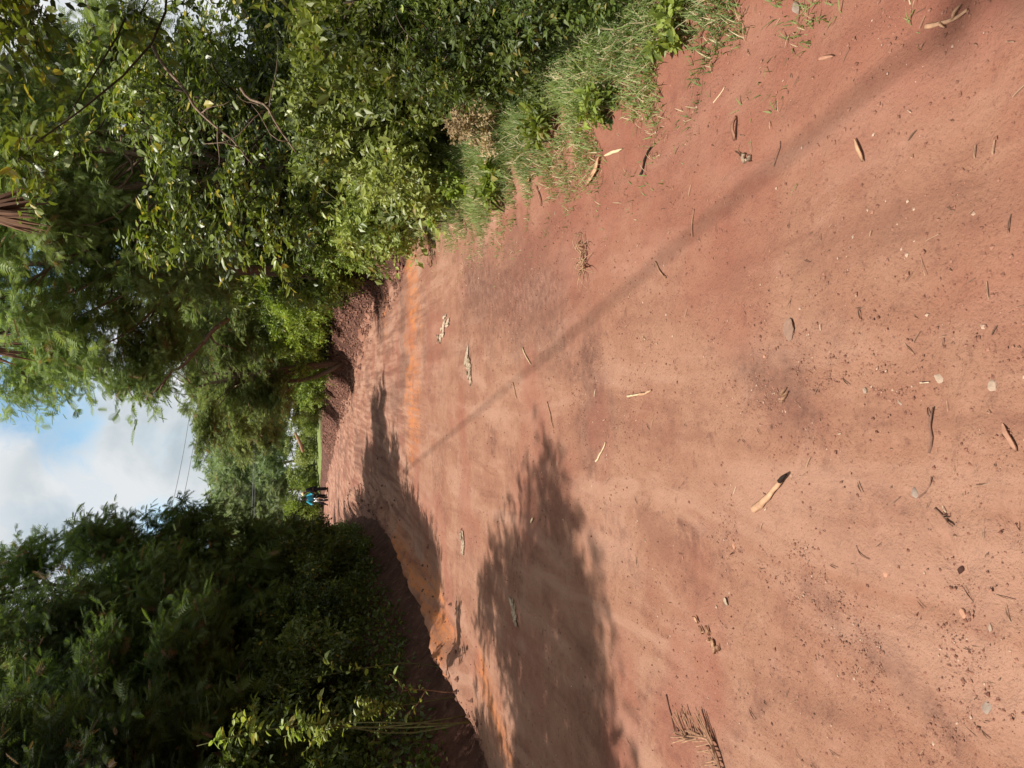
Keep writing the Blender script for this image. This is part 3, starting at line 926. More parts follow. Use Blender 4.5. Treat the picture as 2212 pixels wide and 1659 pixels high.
# ---- grass on the right verge
def grass(name, n, seed, region, hmin, hmax, lmat, clumpiness=1.0):
    rng = np.random.default_rng(seed)
    X, Y, sc = region(rng, n)
    keep = perlin(X * 3.0, Y * 3.0, seed) + 0.5 * perlin(X * 9, Y * 9, seed + 3) + 0.9 * (sc - 0.55) > -0.3 + 0.5 * clumpiness * rng.random(len(X))
    X, Y, sc = X[keep], Y[keep], sc[keep]
    n = len(X)
    Z = zt(X, Y, True) - 0.01
    h = rng.uniform(hmin, hmax, n) * sc
    az = rng.uniform(0, 2 * np.pi, n) + 0.8 * perlin(X * 4, Y * 4, seed + 5)
    bend = rng.uniform(0.25, 1.1, n)
    d = np.stack([np.cos(az), np.sin(az), np.zeros(n)], -1)
    wv = np.stack([-np.sin(az), np.cos(az), np.zeros(n)], -1)
    wd = rng.uniform(0.0016, 0.0042, n) * (0.6 + 0.5 * sc)
    P0 = np.stack([X, Y, Z], -1)
    V = []
    for t, wk in ((0, 1.0), (0.4, 0.9), (0.75, 0.6), (1.0, 0.05)):
        c = P0 + d * (h * bend * t ** 1.7)[:, None] + np.array([0, 0, 1.0]) * (h * (t - 0.42 * bend * t * t))[:, None]
        V += [c - wv * (wd * wk)[:, None], c + wv * (wd * wk)[:, None]]
    V = np.stack(V, 1)
    base = np.arange(n)[:, None] * 8
    Fc = np.concatenate([base + np.array([[0, 1, 3, 2]]), base + np.array([[2, 3, 5, 4]]), base + np.array([[4, 5, 7, 6]])])
    tint = np.clip(0.45 + 0.35 * perlin(X * 2.2, Y * 2.2, seed + 9) + rng.normal(size=n) * 0.15, 0, 0.9)
    tint = np.where(rng.random(n) < 0.17, 1.0, tint)
    soup = Soup()
    soup.add(V.reshape(-1, 3), [Fc], np.repeat(tint, 8))
    return tag(soup.build(name, lmat), kind='stuff')


def verge(rng, n):
    Y = 1.6 + 10.6 * rng.random(n) ** 1.5
    u = rng.random(n) ** 0.9
    X = xr(Y) - 0.10 + u * 0.92 + 0.16 * rng.normal(size=n) * (1 - u)
    sc = 0.32 + 0.8 * np.clip((X - xr(Y) + 0.1) / 0.7, 0, 1)
    return X, Y, sc


grass('grass', 62000, 301, verge, 0.05, 0.19, M['grass'])


def verge_far(rng, n):
    Y = rng.uniform(55, 100, n)
    X = xr(Y) + 0.8 + rng.random(n) * 14
    return X, Y, np.full(n, 2.2)


# ------------------------------------------------------------------ small stones and crumbs of soil
# loose gravelly spots: photo pixel, spread across and along the road, how many crumbs
GRAVEL = [(1080, 640, 0.32, 1.0, 5000), (1160, 600, 0.25, 0.6, 3000), (1275, 790, 0.20, 0.45, 2600), (1285, 900, 0.12, 0.3, 1500), (1690, 850, 0.10, 0.12, 1800),
          (1760, 880, 0.08, 0.15, 1600), (1870, 860, 0.07, 0.10, 1600), (1600, 780, 0.10, 0.14, 1200), (1900, 1420, 0.07, 0.11, 1500), (1960, 1480, 0.07, 0.09, 1100),
          (1760, 1280, 0.08, 0.10, 1600), (1600, 1160, 0.10, 0.10, 1400), (2020, 1590, 0.08, 0.07, 700), (2060, 1420, 0.06, 0.07, 450), (820, 820, 0.8, 1.6, 2500), (1000, 1080, 0.5, 1.0, 2500)]


def crumbs(name, n, seed, lmat, rmin, rmax):
    rng = np.random.default_rng(seed)
    Y = 1.0 + 13 * rng.random(n) ** 2.0
    X = rng.uniform(-0.62, 0.62, n) * (Y * 0.95 + 0.8)
    nz = perlin(X * 1.3, Y * 1.3, 401) + 0.6 * perlin(X * 5, Y * 5, 402)
    ok = (X > xl(Y) + 0.1) & (X < xr(Y) + 0.1) & (nz > -0.55 + 1.2 * rng.random(n))
    X, Y = X[ok], Y[ok]
    ex = []
    for px, py, sx, sy, k in GRAVEL:
        c = ground_at(px, py)
        ex.append(np.stack([c[0] + rng.normal(size=k) * sx, c[1] + rng.normal(size=k) * sy], -1))
    ex = np.vstack(ex)
    ex = ex[perlin(ex[:, 0] * 4, ex[:, 1] * 4, 403) > -0.15]
    X, Y = np.concatenate([X, ex[:, 0]]), np.concatenate([Y, ex[:, 1]])
    n = len(X)
    r = rmin * (rmax / rmin) ** (rng.random(n) ** 3.0) * (1 + 0.05 * np.clip(Y - 2, 0, 9)) * np.where(np.arange(n) < len(ok.nonzero()[0]), 1.0, 0.75)
    ico = np.array([[1, 0, 0], [-1, 0, 0], [0, 1, 0], [0, -1, 0], [0, 0, 1], [0, 0, -1]], float)
    fc = np.array([[0, 2, 4], [2, 1, 4], [1, 3, 4], [3, 0, 4], [2, 0, 5], [1, 2, 5], [3, 1, 5], [0, 3, 5]])
    V = ico[None] * rng.uniform(0.55, 1.25, (n, 6, 1)) * r[:, None, None] * np.array([1, 1, 0.7])
    a = rng.uniform(0, 6.28, n)
    ca, sa = np.cos(a)[:, None], np.sin(a)[:, None]
    V = np.stack([V[..., 0] * ca - V[..., 1] * sa, V[..., 0] * sa + V[..., 1] * ca, V[..., 2]], -1)
    V = V + np.stack([X, Y, zt(X, Y) + r * 0.25], -1)[:, None]
    Fc = (fc[None] + (np.arange(n) * 6)[:, None, None]).reshape(-1, 3)
    soup = Soup()
    tn = rng.random(n)
    soup.add(V.reshape(-1, 3), [Fc], np.repeat(tn, 6))
    return tag(soup.build(name, lmat), kind='stuff')


def crumb_mat(name, a, b, c):
    mt, nt = mat(name)
    t = attr(nt, 'tint')
    col = nt.mix(nt.rng(t, 0.0, 0.9), a, b)
    col = nt.mix(nt.rng(t, 0.94, 0.95), col, c)
    finish(nt, principled(nt, col, 0.9, 0.15).outputs[0])
    return mt


M['crumb'] = crumb_mat('soil_crumbs', (0.19, 0.088, 0.062), (0.33, 0.165, 0.115), (0.46, 0.32, 0.24))
crumbs('gravel', 75000, 410, M['crumb'], 0.0014, 0.0075)


def clods(name, n, seed, lmat):
    rng = np.random.default_rng(seed)
    Y = 6.5 + 40 * rng.random(n) ** 1.6
    right = rng.random(n) < 0.96
    X = np.where(right, xr(Y) + rng.normal(size=n) * 0.35 + 0.45, xl(Y) + 0.3 + rng.normal(size=n) * 0.35)
    ok = np.where(right, Y > 12.3, Y < 30) & (perlin(X * 2, Y * 2, seed) > -0.2)
    X, Y = X[ok], Y[ok]
    n = len(X)
    r = 0.007 * (5.5 ** (rng.random(n) ** 2.4)) * (1 + 0.02 * Y) * np.where(right, 1.25, 0.85)[ok]
    ico = np.array([[1, 0, 0], [-1, 0, 0], [0, 1, 0], [0, -1, 0], [0, 0, 1], [0, 0, -1]], float)
    fc = np.array([[0, 2, 4], [2, 1, 4], [1, 3, 4], [3, 0, 4], [2, 0, 5], [1, 2, 5], [3, 1, 5], [0, 3, 5]])
    V = ico[None] * rng.uniform(0.5, 1.3, (n, 6, 1)) * r[:, None, None]
    V = V + np.stack([X, Y, zt(X, Y) + r * 0.2], -1)[:, None]
    Fc = (fc[None] + (np.arange(n) * 6)[:, None, None]).reshape(-1, 3)
    soup = Soup()
    soup.add(V.reshape(-1, 3), [Fc], np.repeat(rng.random(n) * 0.9, 6))
    return tag(soup.build(name, lmat), kind='stuff')


M['clod'] = crumb_mat('soil_clods', (0.11, 0.055, 0.042), (0.24, 0.122, 0.088), (0.3, 0.2, 0.15))
clods('soil_clods', 34000, 430, M['clod'])


def chaff(name, n, seed):
    """short bits of straw and twig strewn over the road"""
    rng = np.random.default_rng(seed)
    Y = 1.1 + 11 * rng.random(n) ** 1.7
    X = rng.uniform(-0.6, 0.6, n) * (Y * 0.95 + 0.8)
    ok = (X > xl(Y) + 0.2) & (X < xr(Y) + 0.3)
    X, Y = X[ok], Y[ok]
    n = len(X)
    ln = 0.004 + 0.022 * rng.random(n) ** 2
    az = rng.uniform(0, 6.28, n)
    d = np.stack([np.cos(az), np.sin(az), rng.normal(size=n) * 0.08], -1)
    wv = np.stack([-np.sin(az), np.cos(az), np.zeros(n)], -1)
    wd = rng.uniform(0.0006, 0.0014, n)[:, None]
    P = np.stack([X, Y, zt(X, Y) + 0.005], -1)
    h = np.array([0, 0, 1.0]) * wd * 1.2
    mid = P + h * 1.5
    V = np.stack([P - d * ln[:, None] - wv * wd, P - d * ln[:, None] + wv * wd, mid + h - wv * wd * 0, P + d * ln[:, None] + wv * wd, P + d * ln[:, None] - wv * wd], 1)
    Fc = (np.array([[0, 2, 1], [1, 2, 3], [3, 2, 4], [4, 2, 0]])[None] + (np.arange(n) * 5)[:, None, None]).reshape(-1, 3)
    soup = Soup()
    soup.add(V.reshape(-1, 3), [Fc], np.repeat(rng.random(n), 5))
    return tag(soup.build(name, M['chaff']), kind='stuff')


M['chaff'] = crumb_mat('straw_bits', (0.10, 0.06, 0.045), (0.42, 0.27, 0.18), (0.6, 0.5, 0.36))
chaff('litter', 1100, 420)

# ------------------------------------------------------------------ things lying on the road
M['straw'] = plain('pale_straw', (0.55, 0.43, 0.27), 0.7, 0.25, 0.2, 40)
M['drystraw'] = plain('dry_grass', (0.36, 0.23, 0.14), 0.85, 0.1, 0.3, 40)
M['tan'] = plain('tan_bark', (0.44, 0.26, 0.16), 0.8, 0.2, 0.25, 30)
M['twig'] = plain('brown_twig', (0.17, 0.095, 0.07), 0.9, 0.1, 0.3, 60)
M['browntwig'] = plain('tan_twig', (0.33, 0.19, 0.12), 0.9, 0.1, 0.3, 60)
M['char'] = plain('charred_wood', (0.025, 0.018, 0.015), 0.9, 0.1, 0.3, 60)
M['greystone'] = plain('grey_stone', (0.25, 0.19, 0.155), 0.85, 0.2, 0.25, 25)
M['palestone'] = plain('pale_stone', (0.33, 0.24, 0.18), 0.8, 0.2, 0.2, 25)
M['orangestone'] = plain('orange_stone', (0.40, 0.21, 0.14), 0.85, 0.15, 0.2, 25)
M['duststone'] = plain('dusty_stone', (0.25, 0.155, 0.115), 0.9, 0.1, 0.25, 25)
M['leafbrown'] = plain('brown_leaf', (0.34, 0.18, 0.12), 0.75, 0.2, 0.2, 40)
M['palebark'] = plain('pale_bark_chips', (0.42, 0.33, 0.24), 0.85, 0.15, 0.3, 40)
L_RNG = np.random.default_rng(77)


def stick(name, label, cat, a, b, r, mt, bow=0.04, lift=0.006, k=6, forks=0, tip=None, flatten=1.0):
    A, B = ground_at(*a), ground_at(*b)
    ln = np.linalg.norm(B - A)
    sd = np.cross(norm(B - A), [0, 0, 1])
    n = 9
    t = np.linspace(0, 1, n)
    P = A + (B - A) * t[:, None] + sd * (bow * ln * np.sin(t * np.pi))[:, None] + sd * (L_RNG.normal(size=n) * ln * 0.004)[:, None]
    P[:, 2] = zt(P[:, 0], P[:, 1]) + r * flatten * 0.5 + lift * (0.8 * t - 0.3)
    s = Soup()
    r = r * 0.58
    R = r * (1 - 0.45 * t) * (1 + 0.07 * L_RNG.normal(size=n))
    v, f = tube(P, R, k)
    if flatten != 1.0:
        zc = np.interp(np.arange(len(v)) // k, np.arange(n), P[:, 2]) if True else 0
        v[:, 2] = zc + (v[:, 2] - zc) * flatten
    s.add(v, f)
    for q in range(forks):
        i = L_RNG.integers(2, n - 2)
        dd = norm(norm(B - A) * 0.7 + sd * L_RNG.choice([-1, 1]) * 0.7)
        e = P[i] + dd * ln * L_RNG.uniform(0.15, 0.3)
        e[2] = float(zt(e[0], e[1])) + r
        v, f = tube(np.stack([P[i], (P[i] + e) / 2 + [0, 0, r], e]), [r * 0.6, r * 0.5, r * 0.3], 5)
        s.add(v, f)
    if tip is None:
        return tag(s.build(name, mt, None, True), label, cat)
    root = thing(name, label, cat, tuple(A))
    for part, so, mm in (('shaft', s, mt),):
        o = so.build(part, mm, root, True)
        o.matrix_parent_inverse = Matrix.Translation(-Vector(A))
    s2 = Soup()
    P2 = B + (B - A) * np.array([-0.02, 0.10, 0.2])[:, None]
    P2[:, 2] = zt(P2[:, 0], P2[:, 1]) + r * np.array([1.0, 1.3, 1.2])
    v, f = tube(P2, [r * 0.56, r * 0.5, r * 0.25], k)
    s2.add(v, f)
    o = s2.build('charred_tip', tip, root, True)
    o.matrix_parent_inverse = Matrix.Translation(-Vector(A))
    return root


def curl_leaf(name, label, cat, a, b, width, mt, curl=0.5, arch=0.25):
    """a dry leaf or flake of bark: a long blade curved across and along, with thickness"""
    A, B = ground_at(*a), ground_at(*b)
    ln = np.linalg.norm(B - A)
    d = norm(B - A)
    sd = np.cross(d, [0, 0, 1])
    nu, nv = 11, 6
    V = []
    for lay in (0, 1):
        for i in range(nu):
            t = i / (nu - 1)
            wdt = width * (math.sin(math.pi * (0.06 + 0.90 * t)) ** 0.8) * (1 + 0.1 * math.sin(9 * t))
            for j in range(nv):
                q = (j / (nv - 1) - 0.5) * 2
                p = A + d * ln * t + sd * wdt * 0.5 * math.sin(q * (0.6 + curl)) / (0.6 + curl)
                z = width * 0.35 * curl * (q * q) + arch * ln * 0.14 * math.sin(math.pi * t) + 0.001
                V.append([p[0], p[1], float(zt(p[0], p[1])) + z + 0.0022 * lay + 0.003])
    V = np.array(V)
    N0 = nu * nv
    Fs = []
    for lay in (0, 1):
        for i in range(nu - 1):
            for j in range(nv - 1):
                a_ = lay * N0 + i * nv + j
                q = [a_, a_ + 1, a_ + nv + 1, a_ + nv]
                Fs.append(q if lay else q[::-1])
    ring = [i * nv for i in range(nu)] + [(nu - 1) * nv + j for j in range(1, nv)] + [i * nv + nv - 1 for i in range(nu - 2, -1, -1)] + [j for j in range(nv - 2, 0, -1)]
    for a_, b_ in zip(ring, ring[1:] + ring[:1]):
        Fs.append([a_, b_, b_ + N0, a_ + N0])
    return tag(build(name, V, [np.array(Fs)], mt, None, None, True), label, cat)


def stone(name, label, cat, p, r, mt, flat=0.55, stretch=(1, 1), rz=0.0, seed=0, sink=0.35):
    r = r * 0.62
    c = ground_at(*p)
    bpy_v, fc = [], []
    nu, nv = 12, 7
    rng = np.random.default_rng(seed + 900)
    for i in range(nv + 1):
        th = math.pi * i / nv
        for j in range(nu):
            ph = 2 * math.pi * j / nu
            bpy_v.append([math.sin(th) * math.cos(ph), math.sin(th) * math.sin(ph), math.cos(th)])
    V = np.array(bpy_v)
    off = rng.random(3) * 50
    k = 1 + 0.30 * perlin(V[:, 0] * 1.6 + off[0], V[:, 1] * 1.6 + V[:, 2] + off[1], seed) + 0.15 * perlin(V[:, 0] * 4 + off[1], V[:, 1] * 4 - V[:, 2] * 3, seed + 1)
    # a few flat facets
    V = V * k[:, None]
    for q in range(5):
        nrm = norm(rng.normal(size=3))
        dd = V @ nrm
        V = V - np.where(dd > 0.72, dd - 0.72, 0)[:, None] * nrm
    V = V * np.array([stretch[0], stretch[1], flat]) * r
    ca, sa = math.cos(rz), math.sin(rz)
    V = np.stack([V[:, 0] * ca - V[:, 1] * sa, V[:, 0] * sa + V[:, 1] * ca, V[:, 2]], -1) + c + np.array([0, 0, r * flat * (1 - 2 * sink) * 0.6])
    for i in range(nv):
        for j in range(nu):
            fc.append([i * nu + j, (i + 1) * nu + j, (i + 1) * nu + (j + 1) % nu, i * nu + (j + 1) % nu])
    return tag(build(name, V, [np.array(fc)], mt, None, None, False), label, cat)


stick('wood_splinter', 'long tan splinter of wood with a charred black end lying on the road', 'stick', (1630, 1101), (1694, 1038), 0.026, M['tan'], 0.02, 0.004, 6, 0, M['char'], 0.6)
stick('straw_stalk', 'straight pale straw stalk near the tips of the tree shadows', 'straw', (1288, 997), (1310, 955), 0.009, M['straw'], 0.0, 0.002)
stick('reed_stalk', 'pale reed piece in two joined segments in the open middle of the road', 'reed', (1358, 856), (1385, 852), 0.011, M['straw'], 0.0, 0.002)
stick('reed_stalk', 'darker frayed half of the broken reed in the middle of the road', 'reed', (1385, 851), (1410, 843), 0.013, M['tan'], 0.05, 0.002)
stick('twig', 'slim brown twig beside the soft diagonal shadow line', 'twig', (1183, 868), (1197, 925), 0.009, M['browntwig'], 0.02)
stick('straw_stalk', 'short pale straw in the soft shadow line, mid road', 'straw', (1108, 826), (1117, 861), 0.010, M['tan'], 0.02)
stick('straw_stalk', 'pale straw tapering to a thin end above the soft shadow line', 'straw', (1130, 752), (1148, 787), 0.010, M['straw'], 0.02)
stick('twig', 'short brown twig just above the soft shadow line near the verge', 'twig', (1417, 566), (1441, 601), 0.008, M['browntwig'], 0.03)
stick('twig', 'thin brown twig pointing at the grass verge, below the curled bark', 'twig', (1500, 452), (1498, 512), 0.006, M['browntwig'], 0.03)
stick('branch', 'brown branch sticking out of the grass edge onto the road', 'branch', (1372, 165), (1391, 240), 0.014, M['twig'], 0.03)
stick('twig', 'forked dark twig near the lower right road, beside a grey stone', 'twig', (2008, 978), (2020, 880), 0.007, M['twig'], 0.05, 0.004, 6, 1)
stick('twig', 'thin crooked twig between the flat grey stone and the forked twig', 'twig', (1985, 1075), (2016, 1030), 0.005, M['twig'], 0.06)
stick('twig', 'pair of dark parallel twigs in the open lower road', 'twig', (2020, 1098), (2062, 1137), 0.006, M['twig'], 0.03, 0.004, 6, 2)
stick('twig', 'hair-thin dark rootlet curving above the small dark pit', 'twig', (1850, 1178), (1880, 1208), 0.003, M['twig'], 0.15)
stick('twig', 'dark twig lying in the lower tree shadow by the orange soil', 'twig', (1440, 1500), (1463, 1585), 0.007, M['twig'], 0.04)
stick('twig', 'thin dark twig alone on the red soil below the shaded patch', 'twig', (1672, 360), (1688, 305), 0.004, M['twig'], 0.04)
stick('straw_stalk', 'tiny pale straw on the red soil next to the grass', 'straw', (1542, 222), (1568, 188), 0.005, M['straw'], 0.0)
stick('twig', 'dark root-like twig on the verge edge beside a long crack', 'twig', (1385, 378), (1410, 318), 0.011, M['char'], 0.06)
stick('bark_strip', 'fibrous tan bark strip frayed at one end at the upper right corner', 'bark', (2000, 58), (2092, 22), 0.012, M['tan'], 0.05, 0.004, 6, 3, None, 0.5)
curl_leaf('bark_curl', 'tan curl of bark lying at the edge of the grass', 'bark', (1270, 402), (1300, 338), 0.037, M['tan'], 0.7, 0.3)
curl_leaf('bark_curl', 'pale sliver of bark pointing away from the grass edge', 'bark', (1308, 337), (1347, 322), 0.018, M['straw'], 0.5, 0.2)
curl_leaf('dry_leaf', 'dark curled leaf standing on the red soil near the verge', 'leaf', (1591, 304), (1594, 250), 0.022, M['leafbrown'], 0.8, 0.6)
curl_leaf('dry_leaf', 'oval brown leaf with a stalk at the right frame edge', 'leaf', (2170, 915), (2200, 975), 0.015, M['leafbrown'], 0.15, 0.1)
curl_leaf('bark_curl', 'arched tan flake of bark on the red soil, mid right', 'bark', (1850, 300), (1868, 350), 0.015, M['tan'], 0.5, 0.3)
curl_leaf('dry_leaf', 'small crescent shaped tan leaf by the upper right verge', 'leaf', (1772, 130), (1805, 122), 0.015, M['leafbrown'], 0.7, 0.4)
curl_leaf('dry_leaf', 'tan pointed leaf on the bare road below the tree shadows', 'leaf', (1568, 1291), (1575, 1308), 0.018, M['palebark'], 0.3, 0.2)
curl_leaf('dry_leaf', 'brown leaf flake at the end of the grass strip', 'leaf', (1143, 395), (1158, 372), 0.035, M['tan'], 0.5, 0.3)
curl_leaf('dry_leaf', 'narrow orange-tan leaf beside the leaf flake at the grass end', 'leaf', (1160, 400), (1172, 445), 0.025, M['leafbrown'], 0.6, 0.3)
curl_leaf('dry_leaf', 'small white leaf beyond the largest tree shadow tip', 'leaf', (1148, 1130), (1155, 1118), 0.025, M['straw'], 0.5, 0.3)
stone('stone', 'rough grey-white stone lying at the upper right by the verge', 'stone', (1722, 18), 0.030, M['greystone'], 0.6, (1.6, 0.75), 0.5, 1, 0.2)
stone('stone', 'jagged pale grey lump of plaster on the lower right road', 'stone', (2146, 835), 0.024, M['palestone'], 0.4, (1.1, 0.9), 0.3, 2, 0.25)
stone('stone', 'flat round grey stone pressed into the road', 'stone', (2028, 818), 0.022, M['palestone'], 0.3, (1.2, 0.9), 1.2, 3)
stone('stone', 'dull flat grey stone beside the thin crooked twig', 'stone', (1978, 1066), 0.022, M['greystone'], 0.3, (1.3, 0.9), 0.2, 4)
stone('stone', 'small orange stone left of the dark pits', 'stone', (1914, 1240), 0.016, M['orangestone'], 0.5, (1, 0.9), 0.7, 5)
stone('stone', 'small orange stone near the right frame edge below the pits', 'stone', (2082, 1327), 0.017, M['orangestone'], 0.4, (1.3, 0.8), 0.7, 6)
stone('stone', 'small white pebble near the small orange stone', 'stone', (2140, 1357), 0.011, M['palestone'], 0.5, (1.3, 0.8), 0.1, 7)
stone('stone', 'grey oval stone flush with the road at the lower right corner', 'stone', (2132, 1527), 0.022, M['greystone'], 0.2, (1.6, 0.9), -0.6, 8)
stone('stone', 'dark grey flat stone surrounded by gravel in the middle of the road', 'stone', (1705, 712), 0.050, M['duststone'], 0.16, (1.3, 1.0), 0.0, 9)
stone('stone', 'tiny white pebble on the red soil near the shaded patch', 'stone', (1843, 512 * 1), 0.010, M['palestone'], 0.6, (1.0, 0.8), 0.4, 10)
stone('stone', 'pale stone fragment in the gravelly patch right of the reed', 'stone', (1868, 843), 0.013, M['palestone'], 0.4, (1.3, 0.8), 0.4, 11)
stone('stone', 'small pale chip of stone above the forked twig', 'stone', (1945, 870), 0.012, M['palestone'], 0.4, (1.6, 0.6), 0.9, 12)
stone('stone', 'tan stone among the gravel left of the flat dark stone', 'stone', (1652, 770), 0.013, M['orangestone'], 0.5, (1.0, 0.8), 0.9, 13)
stone('stone', 'reddish clod with a shadowed side in the open lower road', 'stone', (1575, 1178), 0.020, M['orangestone'], 0.55, (1.2, 0.8), 0.4, 14)


M['pitshade'] = plain('pit_shade', (0.06, 0.03, 0.024), 0.95, 0.05, 0.4, 60)  # near-black lumps: the shade inside small pits put into their colour
stone('clod', 'larger dark lump standing in for a shadowed pit in the lower right road', 'clod', (2066, 1240), 0.026, M['pitshade'], 0.35, (0.6, 1.4), 1.2, 21, 0.3)
stone('clod', 'small round dark lump standing in for a shadowed pit beside the larger one', 'clod', (1965, 1310), 0.016, M['pitshade'], 0.4, (1.0, 1.0), 0.2, 22, 0.3)
stone('clod', 'dark lump standing in for a shadowed pit at the right frame edge above the two others', 'clod', (2188, 1124), 0.016, M['pitshade'], 0.4, (1.0, 1.0), 0.2, 23, 0.3)


def chips(name, label, pts, n, seed, size, mt=None):
    """a heap of pale bark fragments that lies as one"""
    rng = np.random.default_rng(seed)
    A, B = ground_at(*pts[0]), ground_at(*pts[1])
    s = Soup()
    for i in range(n):
        c = A + (B - A) * (i + 0.5) / n + np.array([rng.normal() * size * 0.3, rng.normal() * size * 0.3, 0])
        ln = size * rng.uniform(0.5, 1.6)
        d = norm(norm(B - A) + rng.normal(size=3) * np.array([0.5, 0.5, 0]))
        e = np.array([-d[1], d[0], 0])
        wd = size * rng.uniform(0.08, 0.22)
        k = 6
        t = np.linspace(-0.5, 0.5, k)
        jag = 1 + 0.5 * rng.normal(size=(2, k))
        Lf = c + d * (ln * t)[:, None] + e * (wd * (0.25 - t ** 2) * 3.2 * np.clip(jag[0], 0.3, 2))[:, None]
        Rt = c + d * (ln * t)[:, None] - e * (wd * (0.25 - t ** 2) * 3.2 * np.clip(jag[1], 0.3, 2))[:, None]
        ridge = 0.006 + size * 0.10 * rng.random() * np.cos(t * 2.6) + size * 0.08 * rng.random() * (t + 0.5)
        Vv = []
        for lay in (0.0, 0.005):
            for Pp, lf_ in ((Lf, 0.2), (0.5 * (Lf + Rt), 1.0), (Rt, 0.3)):
                Pp = Pp.copy()
                Pp[:, 2] = zt(Pp[:, 0], Pp[:, 1]) + 0.004 + ridge * lf_ + lay
                Vv.append(Pp)
        Vv = np.stack(Vv).reshape(-1, 3)
        ii = np.arange(k - 1)
        Fq = [np.stack([r_ * k + ii, (r_ + 1) * k + ii, (r_ + 1) * k + ii + 1, r_ * k + ii + 1], -1) for r_ in (3, 4)]
        Fq += [np.stack([r_ * k + ii, r_ * k + ii + 1, (r_ + 1) * k + ii + 1, (r_ + 1) * k + ii], -1) for r_ in (0, 1)]
        Fq += [np.stack([ii, 3 * k + ii, 3 * k + ii + 1, ii + 1], -1), np.stack([2 * k + ii, 2 * k + ii + 1, 5 * k + ii + 1, 5 * k + ii], -1)]
        s.add(Vv, Fq)
    return tag(s.build(name, mt or M['palebark']), label, 'bark')


chips('bark_fragments', 'broken pale bark fragments with a dark hollow, mid road', ((950, 735), (970, 688)), 12, 1, 0.16)
chips('bark_fragments', 'long line of crumbled pale bark in the middle of the road', ((1012, 760), (1017, 820)), 16, 2, 0.12)
chips('bark_fragments', 'pale bark scraps at the edge of the long tree shadows', ((998, 1160), (1004, 1200)), 8, 3, 0.09)
chips('bark_fragments', 'grey bark scraps inside the dark shade by the orange windrow', ((1105, 1290), (1118, 1350)), 9, 4, 0.09)
chips('wood_fragments', 'tan twig fragments by the flat grey stone right of the reed', ((1690, 858), (1705, 842)), 5, 5, 0.03, M['browntwig'])
chips('leaf_fragments', 'chain of dry leaf scraps on the sunlit road below the tree shadows', ((1512, 1345), (1555, 1400)), 8, 6, 0.040, M['tan'])
chips('bark_fragments', 'greyish root scraps on the red soil beside the dark curled leaf', ((1600, 330), (1625, 345)), 6, 7, 0.03, M['palebark'])


def grass_clump(label, p, n, seed, length, mt):
    rng = np.random.default_rng(seed)
    c = ground_at(*p)
    s = Soup()
    for i in range(n):
        az = rng.normal() * 0.9 + math.pi * (i % 2)
        ln = length * rng.uniform(0.5, 1.2)
        t = np.linspace(0, 1, 5)
        d = np.array([math.cos(az), math.sin(az), 0])
        P = c + rng.normal(size=3) * np.array([0.05, 0.03, 0]) + d * (ln * t)[:, None]
        P[:, 2] = zt(P[:, 0], P[:, 1]) + 0.01 + 0.06 * np.sin(t * np.pi) * rng.random()
        v, f = tube(P, 0.004 * (1 - 0.7 * t), 4)
        s.add(v, f, rng.random())
    return tag(s.build('dry_grass_tuft', mt), label, 'dry grass')


grass_clump('pulled-up tuft of dry grass lying where the soft shadow line starts', (1262, 555), 26, 5, 0.12, M['drystraw'])


def dry_frond(label, a, b, mt):
    A, B = ground_at(*a), ground_at(*b)
    s = Soup()
    rng = np.random.default_rng(3)
    t = np.linspace(0, 1, 9)
    sd = np.cross(norm(B - A), [0, 0, 1])
    P = A + (B - A) * t[:, None] + sd * (0.06 * np.sin(t * 5))[:, None]
    P[:, 2] = zt(P[:, 0], P[:, 1]) + 0.02
    v, f = tube(P, 0.006 * (1 - 0.6 * t) + 0.001, 5)
    s.add(v, f)
    ln0 = np.linalg.norm(B - A)
    for i in range(46):
        u_ = rng.random()
        q = A + (B - A) * u_ + sd * 0.06 * math.sin(u_ * 5)
        ang = rng.choice([-1, 1]) * rng.uniform(0.3, 0.8)
        d = norm(norm(B - A) * math.cos(ang) + sd * math.sin(ang))
        L_ = rng.uniform(0.06, 0.13)
        w_ = np.linspace(0, 1, 5)
        R_ = q + d * (L_ * w_)[:, None] + np.array([0, 0, 0.02 * rng.random()]) * w_[:, None]
        R_[:, 2] = zt(R_[:, 0], R_[:, 1]) + 0.016 + 0.03 * rng.random() * w_
        v, f = tube(R_, 0.0045 * (1 - 0.5 * w_) * (1 + 0.4 * np.sin(w_ * 20)), 4)
        s.add(v, f)
    return tag(s.build('dry_frond', mt), label, 'frond')


dry_frond('dried brown conifer-like frond lying at the lower edge of the road', (1568, 1672), (1482, 1552), M['browntwig'])


